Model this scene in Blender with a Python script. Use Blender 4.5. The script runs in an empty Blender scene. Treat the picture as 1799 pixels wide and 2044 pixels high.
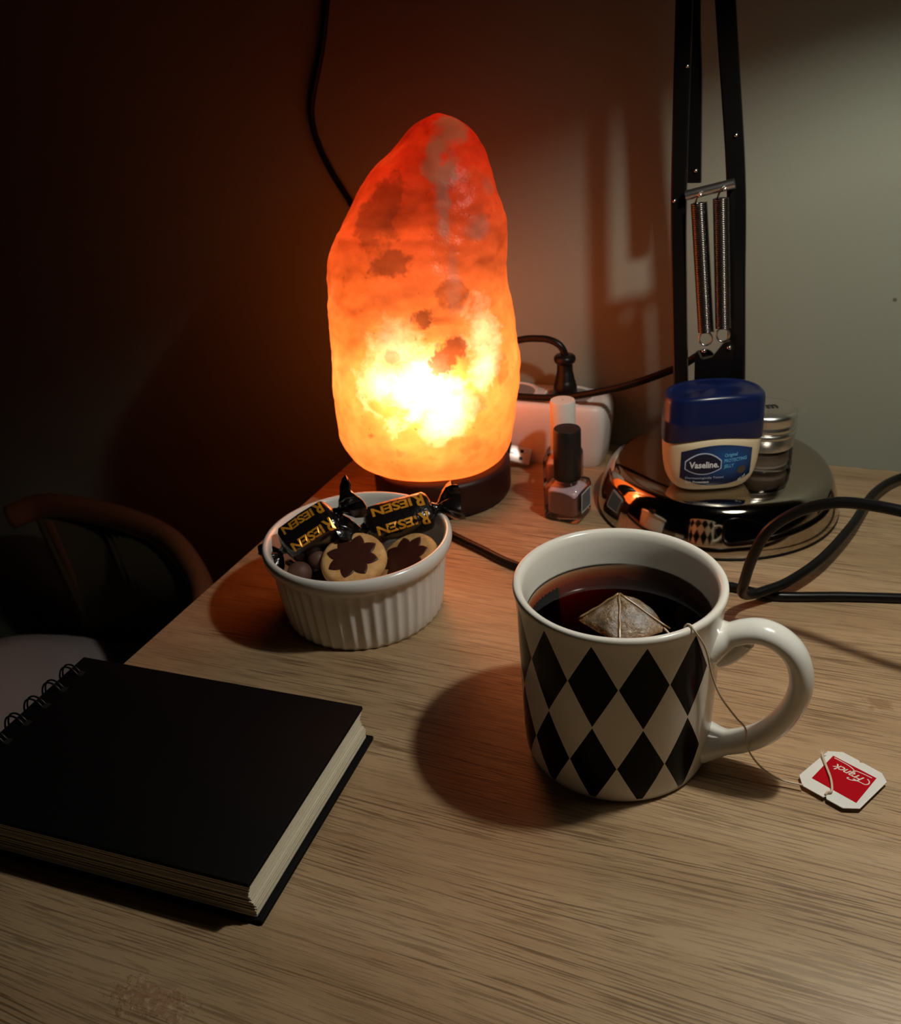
import bpy, bmesh, math, random
from mathutils import Vector, Matrix, noise

random.seed(7)
sc = bpy.context.scene
C = sc.collection
PI = math.pi
sin, cos = math.sin, math.cos
V = Vector

# ------------------------------------------------------------------ camera
cd = bpy.data.cameras.new('camera')
cam = bpy.data.objects.new('camera', cd)
C.objects.link(cam)
cam_right = V((0.92470, 0.37452, -0.06824))
cam_down = V((0.11845, -0.45342, -0.88339))
cam_fwd = V((-0.36179, 0.80879, -0.46364))
cam.matrix_world = Matrix((
    (cam_right.x, -cam_down.x, -cam_fwd.x, 0.0),
    (cam_right.y, -cam_down.y, -cam_fwd.y, 0.0),
    (cam_right.z, -cam_down.z, -cam_fwd.z, 0.2959),
    (0, 0, 0, 1)))
cd.sensor_fit = 'HORIZONTAL'
cd.sensor_width = 36.0
cd.lens = 36.0 * 1847.6 / 1799.0
cd.clip_start = 0.01
cd.clip_end = 20
cd.dof.use_dof = True
cd.dof.focus_distance = 0.40
cd.dof.aperture_fstop = 22
sc.camera = cam

# ------------------------------------------------------------------ world, exposure
w = bpy.data.worlds.new('world')
sc.world = w
w.use_nodes = True
w.node_tree.nodes['Background'].inputs[0].default_value = (0.6, 0.55, 0.6, 1)
w.node_tree.nodes['Background'].inputs[1].default_value = 0.0015
sc.view_settings.view_transform = 'Standard'
sc.view_settings.look = 'None'
sc.view_settings.gamma = 1.0
sc.view_settings.exposure = 0.0
sc.view_settings.use_curve_mapping = False
sc.cycles.max_bounces = 5              # a dark room: later bounces add nothing one can see
sc.cycles.diffuse_bounces = 3
sc.cycles.glossy_bounces = 3
sc.cycles.volume_bounces = 0
LAMP_POWER = 3.2                      # bulb of the desk lamp
LAMP_COLOR = (1.0, 0.96, 0.84)
LAMP_POS = V((0.065, 0.368, 0.402))
SALT_POWER = 0.74                      # bulb inside the salt lamp
SALT_COLOR = (1.0, 0.66, 0.38)

# ------------------------------------------------------------------ helpers: meshes
def lerp(a, b, t):
    return a + (b - a) * t

def interp(x, pts):
    if x <= pts[0][0]:
        return pts[0][1]
    for (x0, y0), (x1, y1) in zip(pts, pts[1:]):
        if x <= x1:
            t = (x - x0) / (x1 - x0)
            return lerp(y0, y1, t)
    return pts[-1][1]

def sinterp(x, pts):
    """Catmull-Rom through (x, y) points."""
    n = len(pts)
    if x <= pts[0][0]:
        return pts[0][1]
    if x >= pts[-1][0]:
        return pts[-1][1]
    for i in range(n - 1):
        if x <= pts[i + 1][0]:
            x0, y0 = pts[i]
            x1, y1 = pts[i + 1]
            h = x1 - x0
            t = (x - x0) / h
            m0 = (y1 - pts[max(i - 1, 0)][1]) / max(x1 - pts[max(i - 1, 0)][0], 1e-9) * h
            m1 = (pts[min(i + 2, n - 1)][1] - y0) / max(pts[min(i + 2, n - 1)][0] - x0, 1e-9) * h
            t2, t3 = t * t, t * t * t
            return (2*t3 - 3*t2 + 1)*y0 + (t3 - 2*t2 + t)*m0 + (-2*t3 + 3*t2)*y1 + (t3 - t2)*m1

def obj(name, verts, faces, mat, parent=None, smooth=True, angle=None, loc=None):
    me = bpy.data.meshes.new(name)
    me.from_pydata([tuple(v) for v in verts], [], faces)
    me.materials.append(mat)
    bm = bmesh.new()
    bm.from_mesh(me)
    bmesh.ops.recalc_face_normals(bm, faces=bm.faces)
    bm.to_mesh(me)
    bm.free()
    if smooth:
        for p in me.polygons:
            p.use_smooth = True
        if angle:
            me.set_sharp_from_angle(angle=math.radians(angle))
    o = bpy.data.objects.new(name, me)
    C.objects.link(o)
    if parent:
        o.parent = parent
    if loc is not None:
        o.location = loc
    return o

def empty(name, loc=(0, 0, 0), rot=(0, 0, 0)):
    o = bpy.data.objects.new(name, None)
    o.empty_display_size = 0.01
    C.objects.link(o)
    o.location = loc
    o.rotation_euler = rot
    return o

def tag(o, label, cat, group=None):
    o['label'] = label
    o['category'] = cat
    if group:
        o['group'] = group
    return o

def structure(o):
    o['kind'] = 'structure'
    return o

def lathe(profile, seg=64, mod=None, close_top=False, close_bottom=False):
    """profile: (r, z) list.  mod(r, z, a, i) -> r"""
    vs, fs = [], []
    n = len(profile)
    for i, (r, z) in enumerate(profile):
        for k in range(seg):
            a = 2 * PI * k / seg
            rr = mod(r, z, a, i) if mod else r
            vs.append((rr * cos(a), rr * sin(a), z))
    for i in range(n - 1):
        for k in range(seg):
            k2 = (k + 1) % seg
            fs.append((i*seg + k, i*seg + k2, (i+1)*seg + k2, (i+1)*seg + k))
    if close_bottom:
        fs.append(tuple(range(seg - 1, -1, -1)))
    if close_top:
        fs.append(tuple((n - 1)*seg + k for k in range(seg)))
    return vs, fs

def loft(loops, cap0=True, cap1=True):
    seg = len(loops[0])
    vs = [p for lp in loops for p in lp]
    fs = []
    for i in range(len(loops) - 1):
        for k in range(seg):
            k2 = (k + 1) % seg
            fs.append((i*seg + k, i*seg + k2, (i+1)*seg + k2, (i+1)*seg + k))
    if cap0:
        fs.append(tuple(range(seg - 1, -1, -1)))
    if cap1:
        n = (len(loops) - 1) * seg
        fs.append(tuple(n + k for k in range(seg)))
    return vs, fs

def catmull(pts, sub=8):
    pts = [V(p) for p in pts]
    out = []
    n = len(pts)
    for i in range(n - 1):
        p0 = pts[i - 1] if i > 0 else pts[0] * 2 - pts[1]
        p1, p2 = pts[i], pts[i + 1]
        p3 = pts[i + 2] if i + 2 < n else pts[-1] * 2 - pts[-2]
        for k in range(sub):
            t = k / sub
            out.append(0.5 * ((2*p1) + (p2 - p0)*t + (2*p0 - 5*p1 + 4*p2 - p3)*t*t + (3*p1 - p0 - 3*p2 + p3)*t*t*t))
    out.append(pts[-1])
    return out

def tube(pts, rad, seg=10, closed=False, sx=1.0, sy=1.0, up=None):
    """sweep an ellipse along pts; rad a number or function of t in 0..1"""
    pts = [V(p) for p in pts]
    n = len(pts)
    loops = []
    prev = None
    for i, p in enumerate(pts):
        if closed:
            tg = (pts[(i + 1) % n] - pts[i - 1]).normalized()
        else:
            tg = (pts[min(i + 1, n - 1)] - pts[max(i - 1, 0)]).normalized()
        if up is not None:
            nrm = (V(up) - tg * tg.dot(V(up))).normalized()
        elif prev is None:
            a = V((0, 0, 1)) if abs(tg.z) < 0.9 else V((1, 0, 0))
            nrm = (a - tg * tg.dot(a)).normalized()
        else:
            nrm = (prev - tg * tg.dot(prev)).normalized()
        prev = nrm
        bn = tg.cross(nrm)
        r = rad(i / (n - 1)) if callable(rad) else rad
        loops.append([p + nrm * (r * sx * cos(2*PI*k/seg)) + bn * (r * sy * sin(2*PI*k/seg)) for k in range(seg)])
    if closed:
        loops.append(loops[0])
        return loft(loops, False, False)
    return loft(loops)

def rect_sweep(pts, wx, wy):
    """vertical-ish bar: rectangle wx (world x) by wy (world y) along pts, chamfered"""
    c = min(wx, wy) * 0.18
    hx, hy = wx / 2, wy / 2
    sec = [(-hx + c, -hy), (hx - c, -hy), (hx, -hy + c), (hx, hy - c), (hx - c, hy), (-hx + c, hy), (-hx, hy - c), (-hx, -hy + c)]
    return loft([[V(p) + V((a, b, 0)) for a, b in sec] for p in pts])

def box(cx, cy, cz, sx, sy, sz, bev=0.0, segs=2):
    bm = bmesh.new()
    bmesh.ops.create_cube(bm, size=1.0)
    for v in bm.verts:
        v.co = V((cx + v.co.x * sx, cy + v.co.y * sy, cz + v.co.z * sz))
    if bev > 0:
        bmesh.ops.bevel(bm, geom=bm.edges[:], offset=bev, segments=segs, profile=0.5, affect='EDGES')
    bm.verts.index_update()
    vs = [v.co.copy() for v in bm.verts]
    fs = [tuple(v.index for v in f.verts) for f in bm.faces]
    bm.free()
    return vs, fs

def prism(poly, z0, z1):
    n = len(poly)
    vs = [(x, y, z0) for x, y in poly] + [(x, y, z1) for x, y in poly]
    fs = [tuple(range(n - 1, -1, -1)), tuple(range(n, 2 * n))]
    fs += [(i, (i + 1) % n, n + (i + 1) % n, n + i) for i in range(n)]
    return vs, fs

def join(*parts):
    vs, fs = [], []
    for v, f in parts:
        b = len(vs)
        vs += list(v)
        fs += [tuple(i + b for i in q) for q in f]
    return vs, fs

def sphere(c, r, seg=16, rings=10, sq=(1, 1, 1)):
    vs, fs = [], []
    prof = [(max(sin(PI * i / rings), 0.001) * r, -cos(PI * i / rings) * r) for i in range(rings + 1)]
    vs, fs = lathe(prof, seg, close_top=True, close_bottom=True)
    return [V((x * sq[0], y * sq[1], z * sq[2])) + V(c) for x, y, z in vs], fs

def superloop(a, b, z, n=2.5, seg=64, zf=None):
    out = []
    for k in range(seg):
        t = 2 * PI * k / seg
        ct, st = cos(t), sin(t)
        x = a * math.copysign(abs(ct) ** (2 / n), ct)
        y = b * math.copysign(abs(st) ** (2 / n), st)
        out.append(V((x, y, z + (zf(x / a, y / b) if zf else 0))))
    return out

def text_mesh(body, size, bold=0.0, shear=0.0, spacing=1.0, res=3):
    """flat text outline as verts/faces, centred on x, baseline on y = 0"""
    cu = bpy.data.curves.new('lettering', 'FONT')
    cu.body = body
    cu.size = size
    cu.offset = bold
    cu.shear = shear
    cu.space_character = spacing
    cu.align_x = 'CENTER'
    cu.resolution_u = res
    to = bpy.data.objects.new('lettering', cu)
    C.objects.link(to)
    dg = bpy.context.evaluated_depsgraph_get()
    me = to.evaluated_get(dg).to_mesh()
    vs = [v.co.copy() for v in me.vertices]
    fs = [tuple(p.vertices) for p in me.polygons]
    to.evaluated_get(dg).to_mesh_clear()
    bpy.data.objects.remove(to)
    bpy.data.curves.remove(cu)
    return vs, fs

# ------------------------------------------------------------------ helpers: materials
def mat(name, col=(0.5, 0.5, 0.5), rough=0.5, metal=0.0, spec=0.5, coat=0.0, sss=0.0, sss_col=None):
    m = bpy.data.materials.new(name)
    m.use_nodes = True
    p = m.node_tree.nodes['Principled BSDF']
    p.inputs['Base Color'].default_value = (*col, 1)
    p.inputs['Roughness'].default_value = rough
    p.inputs['Metallic'].default_value = metal
    p.inputs['Specular IOR Level'].default_value = spec
    p.inputs['Coat Weight'].default_value = coat
    p.inputs['Coat Roughness'].default_value = 0.05
    if sss:
        p.inputs['Subsurface Weight'].default_value = sss
        p.inputs['Subsurface Radius'].default_value = sss_col or (0.004, 0.003, 0.002)
        p.inputs['Subsurface Scale'].default_value = 1.0
    return m

class NT:
    """short hand for building a node tree"""
    def __init__(self, m):
        self.t = m.node_tree
        self.p = self.t.nodes.get('Principled BSDF')
    def n(self, kind, **kw):
        nd = self.t.nodes.new(kind)
        for k, v in kw.items():
            setattr(nd, k, v)
        return nd
    def link(self, a, b):
        self.t.links.new(a, b)
    def coord(self, which='Object'):
        return self.n('ShaderNodeTexCoord').outputs[which]
    def mapping(self, vec, scale=(1, 1, 1), loc=(0, 0, 0), rot=(0, 0, 0)):
        m = self.n('ShaderNodeMapping')
        m.inputs['Scale'].default_value = scale
        m.inputs['Location'].default_value = loc
        m.inputs['Rotation'].default_value = rot
        self.link(vec, m.inputs['Vector'])
        return m.outputs[0]
    def noise(self, vec, scale=5, detail=4, rough=0.5, dist=0.0):
        x = self.n('ShaderNodeTexNoise')
        x.inputs['Scale'].default_value = scale
        x.inputs['Detail'].default_value = detail
        x.inputs['Roughness'].default_value = rough
        x.inputs['Distortion'].default_value = dist
        self.link(vec, x.inputs['Vector'])
        return x.outputs['Fac']
    def ramp(self, fac, stops):
        r = self.n('ShaderNodeValToRGB')
        e = r.color_ramp.elements
        while len(e) < len(stops):
            e.new(0.5)
        for s, (pos, c) in zip(e, stops):
            s.position = pos
            s.color = (*c, 1) if len(c) == 3 else c
        self.link(fac, r.inputs[0])
        return r.outputs[0]
    def math(self, op, a, b=0.0, clamp=False):
        x = self.n('ShaderNodeMath', operation=op)
        x.use_clamp = clamp
        for i, q in enumerate((a, b)):
            if isinstance(q, (int, float)):
                x.inputs[i].default_value = q
            else:
                self.link(q, x.inputs[i])
        return x.outputs[0]
    def mix(self, fac, a, b, blend='MIX'):
        x = self.n('ShaderNodeMix', data_type='RGBA', blend_type=blend)
        for s, q in ((x.inputs[0], fac), (x.inputs[6], a), (x.inputs[7], b)):
            if isinstance(q, (int, float)):
                s.default_value = q
            elif isinstance(q, tuple):
                s.default_value = (*q, 1)
            else:
                self.link(q, s)
        return x.outputs[2]
    def bump(self, h, strength=0.2, dist=0.001):
        b = self.n('ShaderNodeBump')
        b.inputs['Strength'].default_value = strength
        b.inputs['Distance'].default_value = dist
        self.link(h, b.inputs['Height'])
        return b.outputs[0]
    def blob(self, vec, centre, radius, soft=0.35, warp=None, squash=(1, 1, 1)):
        """1 inside a ball round centre, fading to 0; warp adds a noise to the distance"""
        s = self.n('ShaderNodeVectorMath', operation='SUBTRACT')
        self.link(vec, s.inputs[0])
        s.inputs[1].default_value = centre
        q = self.n('ShaderNodeVectorMath', operation='MULTIPLY')
        self.link(s.outputs[0], q.inputs[0])
        q.inputs[1].default_value = squash
        l = self.n('ShaderNodeVectorMath', operation='LENGTH')
        self.link(q.outputs[0], l.inputs[0])
        d = self.math('DIVIDE', l.outputs['Value'], radius)
        if warp is not None:
            d = self.math('ADD', d, self.math('MULTIPLY', self.math('SUBTRACT', warp, 0.5), 5.0))
        r = self.n('ShaderNodeMapRange')
        r.inputs[1].default_value = 1 + soft
        r.inputs[2].default_value = 1 - soft
        self.link(d, r.inputs[0])
        return r.outputs[0]

def wood_material():
    m = mat('oak_laminate', rough=0.42, spec=0.4)
    t = NT(m)
    co = t.coord()
    wob = t.mapping(co, (1.5, 7, 1))
    warp = t.n('ShaderNodeTexNoise')
    warp.inputs['Scale'].default_value = 1.0
    warp.inputs['Detail'].default_value = 2
    t.link(wob, warp.inputs['Vector'])
    va = t.n('ShaderNodeVectorMath', operation='MULTIPLY_ADD')
    t.link(warp.outputs['Color'], va.inputs[0])
    va.inputs[1].default_value = (0.0, 0.05, 0.0)
    t.link(co, va.inputs[2])
    v = va.outputs[0]
    bands = t.noise(t.mapping(v, (3.0, 30, 1)), 1.0, 4, 0.55)
    fine = t.noise(t.mapping(v, (12, 260, 1)), 1.0, 4, 0.6)
    pores = t.noise(t.mapping(v, (22, 1050, 1), (3.1, 1.7, 0)), 1.0, 2, 0.5)
    pores2 = t.noise(t.mapping(v, (60, 1500, 1), (7.1, 2.7, 0)), 1.0, 1, 0.5)
    where = t.noise(t.mapping(v, (5, 55, 1), (9.3, 4.7, 0)), 1.0, 3, 0.6)
    col = t.ramp(bands, [(0.30, (0.40, 0.265, 0.145)), (0.52, (0.49, 0.340, 0.195)), (0.72, (0.54, 0.390, 0.235))])
    col = t.mix(0.26, col, t.ramp(fine, [(0.30, (0.66, 0.56, 0.48)), (0.55, (1, 1, 1)), (1.0, (1.05, 1.05, 1.04))]), 'MULTIPLY')
    s1 = t.math('MULTIPLY', t.ramp(pores, [(0.535, (0, 0, 0)), (0.585, (1, 1, 1))]),
                t.ramp(where, [(0.30, (0, 0, 0)), (0.55, (1, 1, 1))]))
    s2 = t.math('MULTIPLY', t.ramp(pores2, [(0.58, (0, 0, 0)), (0.66, (1, 1, 1))]), 0.5)
    streak = t.math('MAXIMUM', s1, s2)
    col = t.mix(t.math('MULTIPLY', streak, 0.72), col, (0.135, 0.070, 0.032))
    # scraped patch near the front and a small brown stain on the right
    nz = t.noise(co, 160, 4, 0.65)
    nz2 = t.noise(co, 420, 3, 0.6)
    scr = t.blob(co, (-0.1945, 0.1455, 0), 0.0085, 0.12, nz, (0.62, 1.35, 0))
    col = t.mix(t.math('MULTIPLY', scr, 0.5), col, t.ramp(nz2, [(0.35, (0.22, 0.10, 0.05)), (0.55, (0.42, 0.22, 0.12)), (0.68, (0.72, 0.55, 0.38))]))
    st = t.blob(co, (0.0405, 0.3865, 0), 0.0042, 0.3, nz, (0.7, 1, 0))
    col = t.mix(t.math('MULTIPLY', st, 0.45), col, (0.20, 0.085, 0.02))
    t.link(col, t.p.inputs['Base Color'])
    h = t.math('SUBTRACT', t.math('MULTIPLY', fine, 0.4), streak)
    h = t.math('ADD', h, t.math('MULTIPLY', t.math('MULTIPLY', scr, nz2), 3.5))
    t.link(t.bump(h, 0.35, 0.0004), t.p.inputs['Normal'])
    return m

def wall_material(name, col):
    m = mat(name, col, 0.85, spec=0.2)
    t = NT(m)
    co = t.coord()
    n1 = t.noise(co, 3.0, 3)
    c = t.ramp(n1, [(0.3, tuple(x * 0.92 for x in col)), (0.7, col)])
    dot = t.blob(co, (0.033, 0.654, 0.120), 0.0012, 0.4)
    c = t.mix(t.math('MULTIPLY', dot, 0.8), c, (0.05, 0.04, 0.03))
    t.link(c, t.p.inputs['Base Color'])
    t.link(t.bump(t.noise(co, 260, 3), 0.25, 0.0006), t.p.inputs['Normal'])
    return m

M_wood = wood_material()
M_wall = wall_material('wall_paint', (0.285, 0.310, 0.250))
M_floor = mat('floor_boards', (0.10, 0.06, 0.04), 0.6)
M_black = mat('black_rubber', (0.006, 0.0055, 0.0055), 0.34, spec=0.3)
M_cord = mat('black_cord', (0.006, 0.0055, 0.0055), 0.32, spec=0.22)
M_white_glaze = mat('white_glaze', (0.78, 0.77, 0.72), 0.16, coat=0.4)
M_ramekin = mat('white_porcelain', (0.74, 0.72, 0.68), 0.22, coat=0.3)
M_chrome = mat('chrome', (0.50, 0.45, 0.39), 0.07, metal=1.0)
M_steel = mat('steel', (0.62, 0.60, 0.57), 0.22, metal=1.0)
M_spring = mat('spring_steel', (0.22, 0.20, 0.19), 0.22, metal=1.0)
M_bright = mat('bright_chrome', (0.75, 0.73, 0.70), 0.30, metal=1.0)
M_alu = mat('aluminium', (0.72, 0.72, 0.70), 0.28, metal=1.0)
M_lampblack = mat('black_lacquer', (0.005, 0.0045, 0.0045), 0.25, spec=0.3)
M_shadein = mat('grey_enamel', (0.16, 0.155, 0.15), 0.5)

# ------------------------------------------------------------------ the setting
vs, fs = box(-0.45, 0.704, 0.46, 3.9, 0.10, 2.4)
structure(obj('wall_back', vs, fs, M_wall, smooth=False))
vs, fs = box(-2.45, -0.6, 0.46, 0.10, 2.7, 2.4)
structure(obj('wall_left', vs, fs, mat('dark_wall_paint', (0.30, 0.29, 0.26), 0.9), smooth=False))
vs, fs = box(-0.45, -0.6, -0.765, 3.9, 2.51, 0.05)
structure(obj('floor', vs, fs, M_floor, smooth=False))

# ------------------------------------------------------------------ desk
desk = tag(empty('desk', (0, 0, -0.74)), 'light oak laminate desk with streaky grain, carrying everything in view', 'desk')
vs, fs = box(0.30, 0.320, -0.0125, 1.279, 0.667, 0.025, 0.0012, 2)
top = obj('tabletop', [V(v) + V((0, 0, 0.74)) for v in vs], fs, M_wood, desk, angle=40)
# the tabletop keeps world-aligned texture space: move it so its object origin is the world origin
top.location = (0, 0, 0)
for v in top.data.vertices:
    v.co.z -= 0.74
top.location = (0, 0, 0.74)
for sx_ in (-0.30, 0.89):
    for sy_ in (0.04, 0.60):
        vs, fs = box(sx_, sy_, 0.3575, 0.05, 0.05, 0.715, 0.003)
        obj('leg', vs, fs, M_wood, desk, angle=40)

# ------------------------------------------------------------------ chair beyond the desk
M_chairwood = mat('chair_wood', (0.15, 0.065, 0.032), 0.55, spec=0.25)
M_cushion = mat('cushion_cotton', (0.62, 0.55, 0.55), 0.95, spec=0.1)
M_darkcloth = mat('dark_upholstery', (0.09, 0.07, 0.045), 0.95, spec=0.1)
chair = tag(empty('chair', (-0.62, 0.40, -0.74)), 'wooden chair with a curved back rail and pale seat cushion beside the desk', 'chair')
def cl(p):
    return V(p) - V((-0.62, 0.40, -0.74))
rail = catmull([cl(p) for p in [(-0.742, 0.582, -0.108), (-0.709, 0.600, -0.10), (-0.638, 0.601, -0.10), (-0.567, 0.586, -0.10),
                                (-0.513, 0.558, -0.10), (-0.455, 0.508, -0.102), (-0.425, 0.455, -0.105), (-0.415, 0.39, -0.115), (-0.412, 0.34, -0.13)]], 8)
vs, fs = tube(rail, 0.013, 12, sx=1.0, sy=0.8, up=(0, 0, 1))
obj('back_rail', vs, fs, M_chairwood, chair)
ins = [p + V((0, -0.006, 0)) for p in rail[6:-8]]
g0 = [p + V((0, 0, -0.008)) for p in ins]
vs, fs = [], []
for p in g0:
    q = V((p.x * 1.04, p.y * 1.12, p.z))
    vs += [p, V((q.x, q.y, p.z - 0.165)), V((q.x, q.y, p.z - 0.165)) + V((0, 0.012, 0)), p + V((0, 0.012, 0))]
for i in range(len(g0) - 1):
    b = 4 * i
    for a in range(4):
        fs.append((b + a, b + (a + 1) % 4, b + 4 + (a + 1) % 4, b + 4 + a))
fs += [(0, 1, 2, 3), (4*(len(g0)-1)+3, 4*(len(g0)-1)+2, 4*(len(g0)-1)+1, 4*(len(g0)-1))]
obj('back_panel', vs, fs, M_darkcloth, chair)
seat_c = (-0.02, 0.02)
loops = []
for z, s in [(0.425, 0.9), (0.43, 0.97), (0.445, 1.0), (0.465, 0.99), (0.476, 0.94), (0.482, 0.8), (0.484, 0.4)]:
    loops.append([V((seat_c[0] + 0.200 * s * p.x, seat_c[1] + 0.195 * s * p.y, z + 0.006 * noise.noise(V((p.x * 2, p.y * 2, 3))))) for p in superloop(1, 1, 0, 4.5, 48)])
vs, fs = loft(loops)
obj('seat_cushion', vs, fs, M_cushion, chair)
vs, fs = box(seat_c[0], seat_c[1], 0.405, 0.38, 0.40, 0.035, 0.006)
obj('seat_frame', vs, fs, M_chairwood, chair, angle=40)
for a, b in ((-0.165, -0.21), (0.165, -0.21)):
    vs, fs = tube([(a, b, 0.39), (a * 1.05, b * 1.03, 0.0)], 0.017, 12)
    obj('leg', vs, fs, M_chairwood, chair)
for a, b, tx, ty in ((-0.095, 0.237, -0.090, 0.206), (0.195, 0.06, 0.193, 0.06)):
    vs, fs = tube(catmull([(a * 1.05, b * 1.1, 0.0), (a, b, 0.40), (tx, ty, 0.628)], 6), 0.013, 12)
    obj('leg', vs, fs, M_chairwood, chair)

# ------------------------------------------------------------------ desk lamp
lamp = tag(empty('desk_lamp', (-0.062, 0.575, 0.0)), 'black spring-arm desk lamp on a round chrome base by the wall', 'desk lamp')
def ll(p):
    return V(p) - V((-0.062, 0.575, 0.0))
prof = [(0.0, 0.001), (0.0765, 0.001), (0.0778, 0.0018), (0.0776, 0.004), (0.0766, 0.009), (0.0752, 0.0145), (0.0736, 0.0195), (0.0720, 0.0235),
        (0.0704, 0.0266), (0.0685, 0.0290), (0.0660, 0.0307), (0.0630, 0.0316), (0.05, 0.0320), (0.03, 0.0324), (0.014, 0.0328), (0.0, 0.0328)]
prof = [(max(r, 0.0002), z) for r, z in prof]
vs, fs = lathe(prof, 128, close_top=True, close_bottom=True)
base = obj('base', vs, fs, M_chrome, lamp)
vs, fs = lathe([(0.0745, 0.0), (0.0775, 0.0), (0.0781, 0.0009), (0.0775, 0.0018), (0.0745, 0.0018)], 128)
obj('rubber_foot_ring', vs, fs, M_black, base)
# joint on the base
vs, fs = lathe([(0.012, 0.0325), (0.012, 0.037), (0.010, 0.039), (0.008, 0.040), (0.008, 0.058), (0.006, 0.060), (0.0005, 0.060)], 32)
obj('pivot_post', [V(v) + ll((-0.068, 0.579, 0)) for v in vs], fs, M_chrome, lamp)
zb = 0.05
bars = {
    'front left': ([(-0.0850, 0.568, zb), (-0.0868, 0.568, 0.081), (-0.0905, 0.568, 0.14), (-0.0935, 0.568, 0.200), (-0.0952, 0.568, 0.30), (-0.0965, 0.568, 0.41)], 0.0088, 0.0055),
    'rear left': ([(-0.0882, 0.588, 0.204), (-0.0910, 0.588, 0.26), (-0.0940, 0.588, 0.30), (-0.0965, 0.585, 0.41)], 0.0082, 0.0050),
    'right': ([(-0.0522, 0.570, zb), (-0.0532, 0.570, 0.0837), (-0.0580, 0.570, 0.15), (-0.0628, 0.570, 0.2123), (-0.0742, 0.570, 0.298), (-0.0885, 0.572, 0.41)], 0.0104, 0.0055),
}
for k, (pts, wx, wy) in bars.items():
    vs, fs = rect_sweep([ll(p) for p in catmull(pts, 6)], wx, wy)
    o = obj('arm_bar', vs, fs, M_lampblack, lamp, angle=35)
# cross bar with bolts
a, b = V((-0.0885, 0.5615, 0.2010)), V((-0.0620, 0.5615, 0.2074))
vs, fs = tube([ll(a), ll(b)], 0.0029, 16)
cb = obj('cross_bar', vs, fs, M_bright, lamp, angle=50)
for t_ in (0.28, 0.78):
    p = a.lerp(b, t_) + V((0.001, -0.0027, -0.0012))
    vs, fs = sphere(ll(p), 0.0012, 10, 6)
    obj('bolt', vs, fs, M_steel, cb)
for p in ((-0.0955, 0.5645, 0.1975), (-0.0915, 0.5645, 0.268), (-0.0872, 0.5848, 0.2110), (-0.0637, 0.5665, 0.232)):
    vs, fs = sphere(ll(p), 0.0011, 10, 6)
    obj('bolt', vs, fs, M_steel, lamp)
# springs
def spring(a, b, turns, R, r):
    a, b = V(a), V(b)
    ax = (b - a).normalized()
    n1 = (V((1, 0, 0)) - ax * ax.x).normalized()
    n2 = ax.cross(n1)
    pts = []
    N = turns * 14
    for i in range(N + 1):
        t = i / N
        an = 2 * PI * turns * t
        pts.append(a.lerp(b, t) + n1 * (R * cos(an)) + n2 * (R * sin(an)))
    vs, fs = tube([ll(p) for p in pts], r, 6)
    return vs, fs
for a, b in (((-0.0808, 0.5600, 0.1972), (-0.0725, 0.5600, 0.1220)), ((-0.0687, 0.5600, 0.1998), (-0.0625, 0.5600, 0.1249))):
    vs, fs = spring(a, b, 74, 0.0043, 0.00050)
    s = obj('spring', vs, fs, M_spring, lamp)
    av, bv = V(a), V(b)
    vs, fs = tube([ll(p) for p in catmull([av + V((-0.002, 0, 0)), av + V((-0.001, 0, 0.0035)), av + V((0.001, -0.004, 0.0065))], 5)], 0.0006, 6)
    obj('hook', vs, fs, M_steel, s)
    ring = [bv + V((0.0038 * sin(2*PI*k/24), 0.0, -0.0042 - 0.0042 * cos(2*PI*k/24))) for k in range(24)]
    vs, fs = tube([ll(p) for p in ring], 0.0006, 6, closed=True)
    obj('hook', vs, fs, M_steel, s)
# bracket carrying the lower spring ends
poly = [(-0.0770, 0.045), (-0.0640, 0.045), (-0.0598, 0.078), (-0.0572, 0.108), (-0.0598, 0.1115), (-0.0640, 0.1095), (-0.0700, 0.1005), (-0.0765, 0.0985), (-0.0790, 0.1035), (-0.0808, 0.1020), (-0.0800, 0.080)]
poly = [(x * 0.967, 0.2959 + (z - 0.2959) * 0.967) for x, z in poly]
vs = [ll((x, 0.5580, z)) for x, z in poly] + [ll((x, 0.5625, z)) for x, z in poly]
n = len(poly)
fs = [tuple(range(n)), tuple(range(2*n - 1, n - 1, -1))] + [(i, n + i, n + (i+1) % n, (i+1) % n) for i in range(n)]
br = obj('bracket', vs, fs, M_lampblack, lamp, smooth=False)
for p in ((-0.0580, 0.5575, 0.1138), (-0.0727, 0.5575, 0.1109), (-0.0759, 0.5575, 0.0872), (-0.0641, 0.5575, 0.0887)):
    vs, fs = sphere(ll(p), 0.0015, 10, 6)
    obj('bolt', vs, fs, M_steel, br)
vs, fs = tube([ll((-0.0875, 0.574, 0.062)), ll((-0.049, 0.574, 0.062))], 0.004, 16)
obj('axle', vs, fs, M_chrome, lamp, angle=50)
# elbow, upper arm and head (above the frame)
vs, fs = tube([ll((-0.102, 0.574, 0.408)), ll((-0.080, 0.574, 0.408))], 0.012, 24)
obj('elbow', vs, fs, M_lampblack, lamp, angle=50)
for dz in (0.0, 0.020):
    vs, fs = tube([ll((-0.090, 0.566, 0.405 + dz)), ll((0.045, 0.394, 0.478 + dz))], 0.0045, 12)
    obj('upper_arm_rod', vs, fs, M_lampblack, lamp)
LP = ll(LAMP_POS)
shade_out = [(0.0625, -0.032), (0.0635, -0.031), (0.060, -0.004), (0.053, 0.022), (0.042, 0.045), (0.030, 0.060), (0.024, 0.066), (0.024, 0.100), (0.020, 0.106), (0.0005, 0.107)]
shade_in = [(0.0625, -0.032), (0.061, -0.031), (0.0575, -0.004), (0.0505, 0.021), (0.040, 0.043), (0.028, 0.057), (0.0005, 0.060)]
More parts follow.
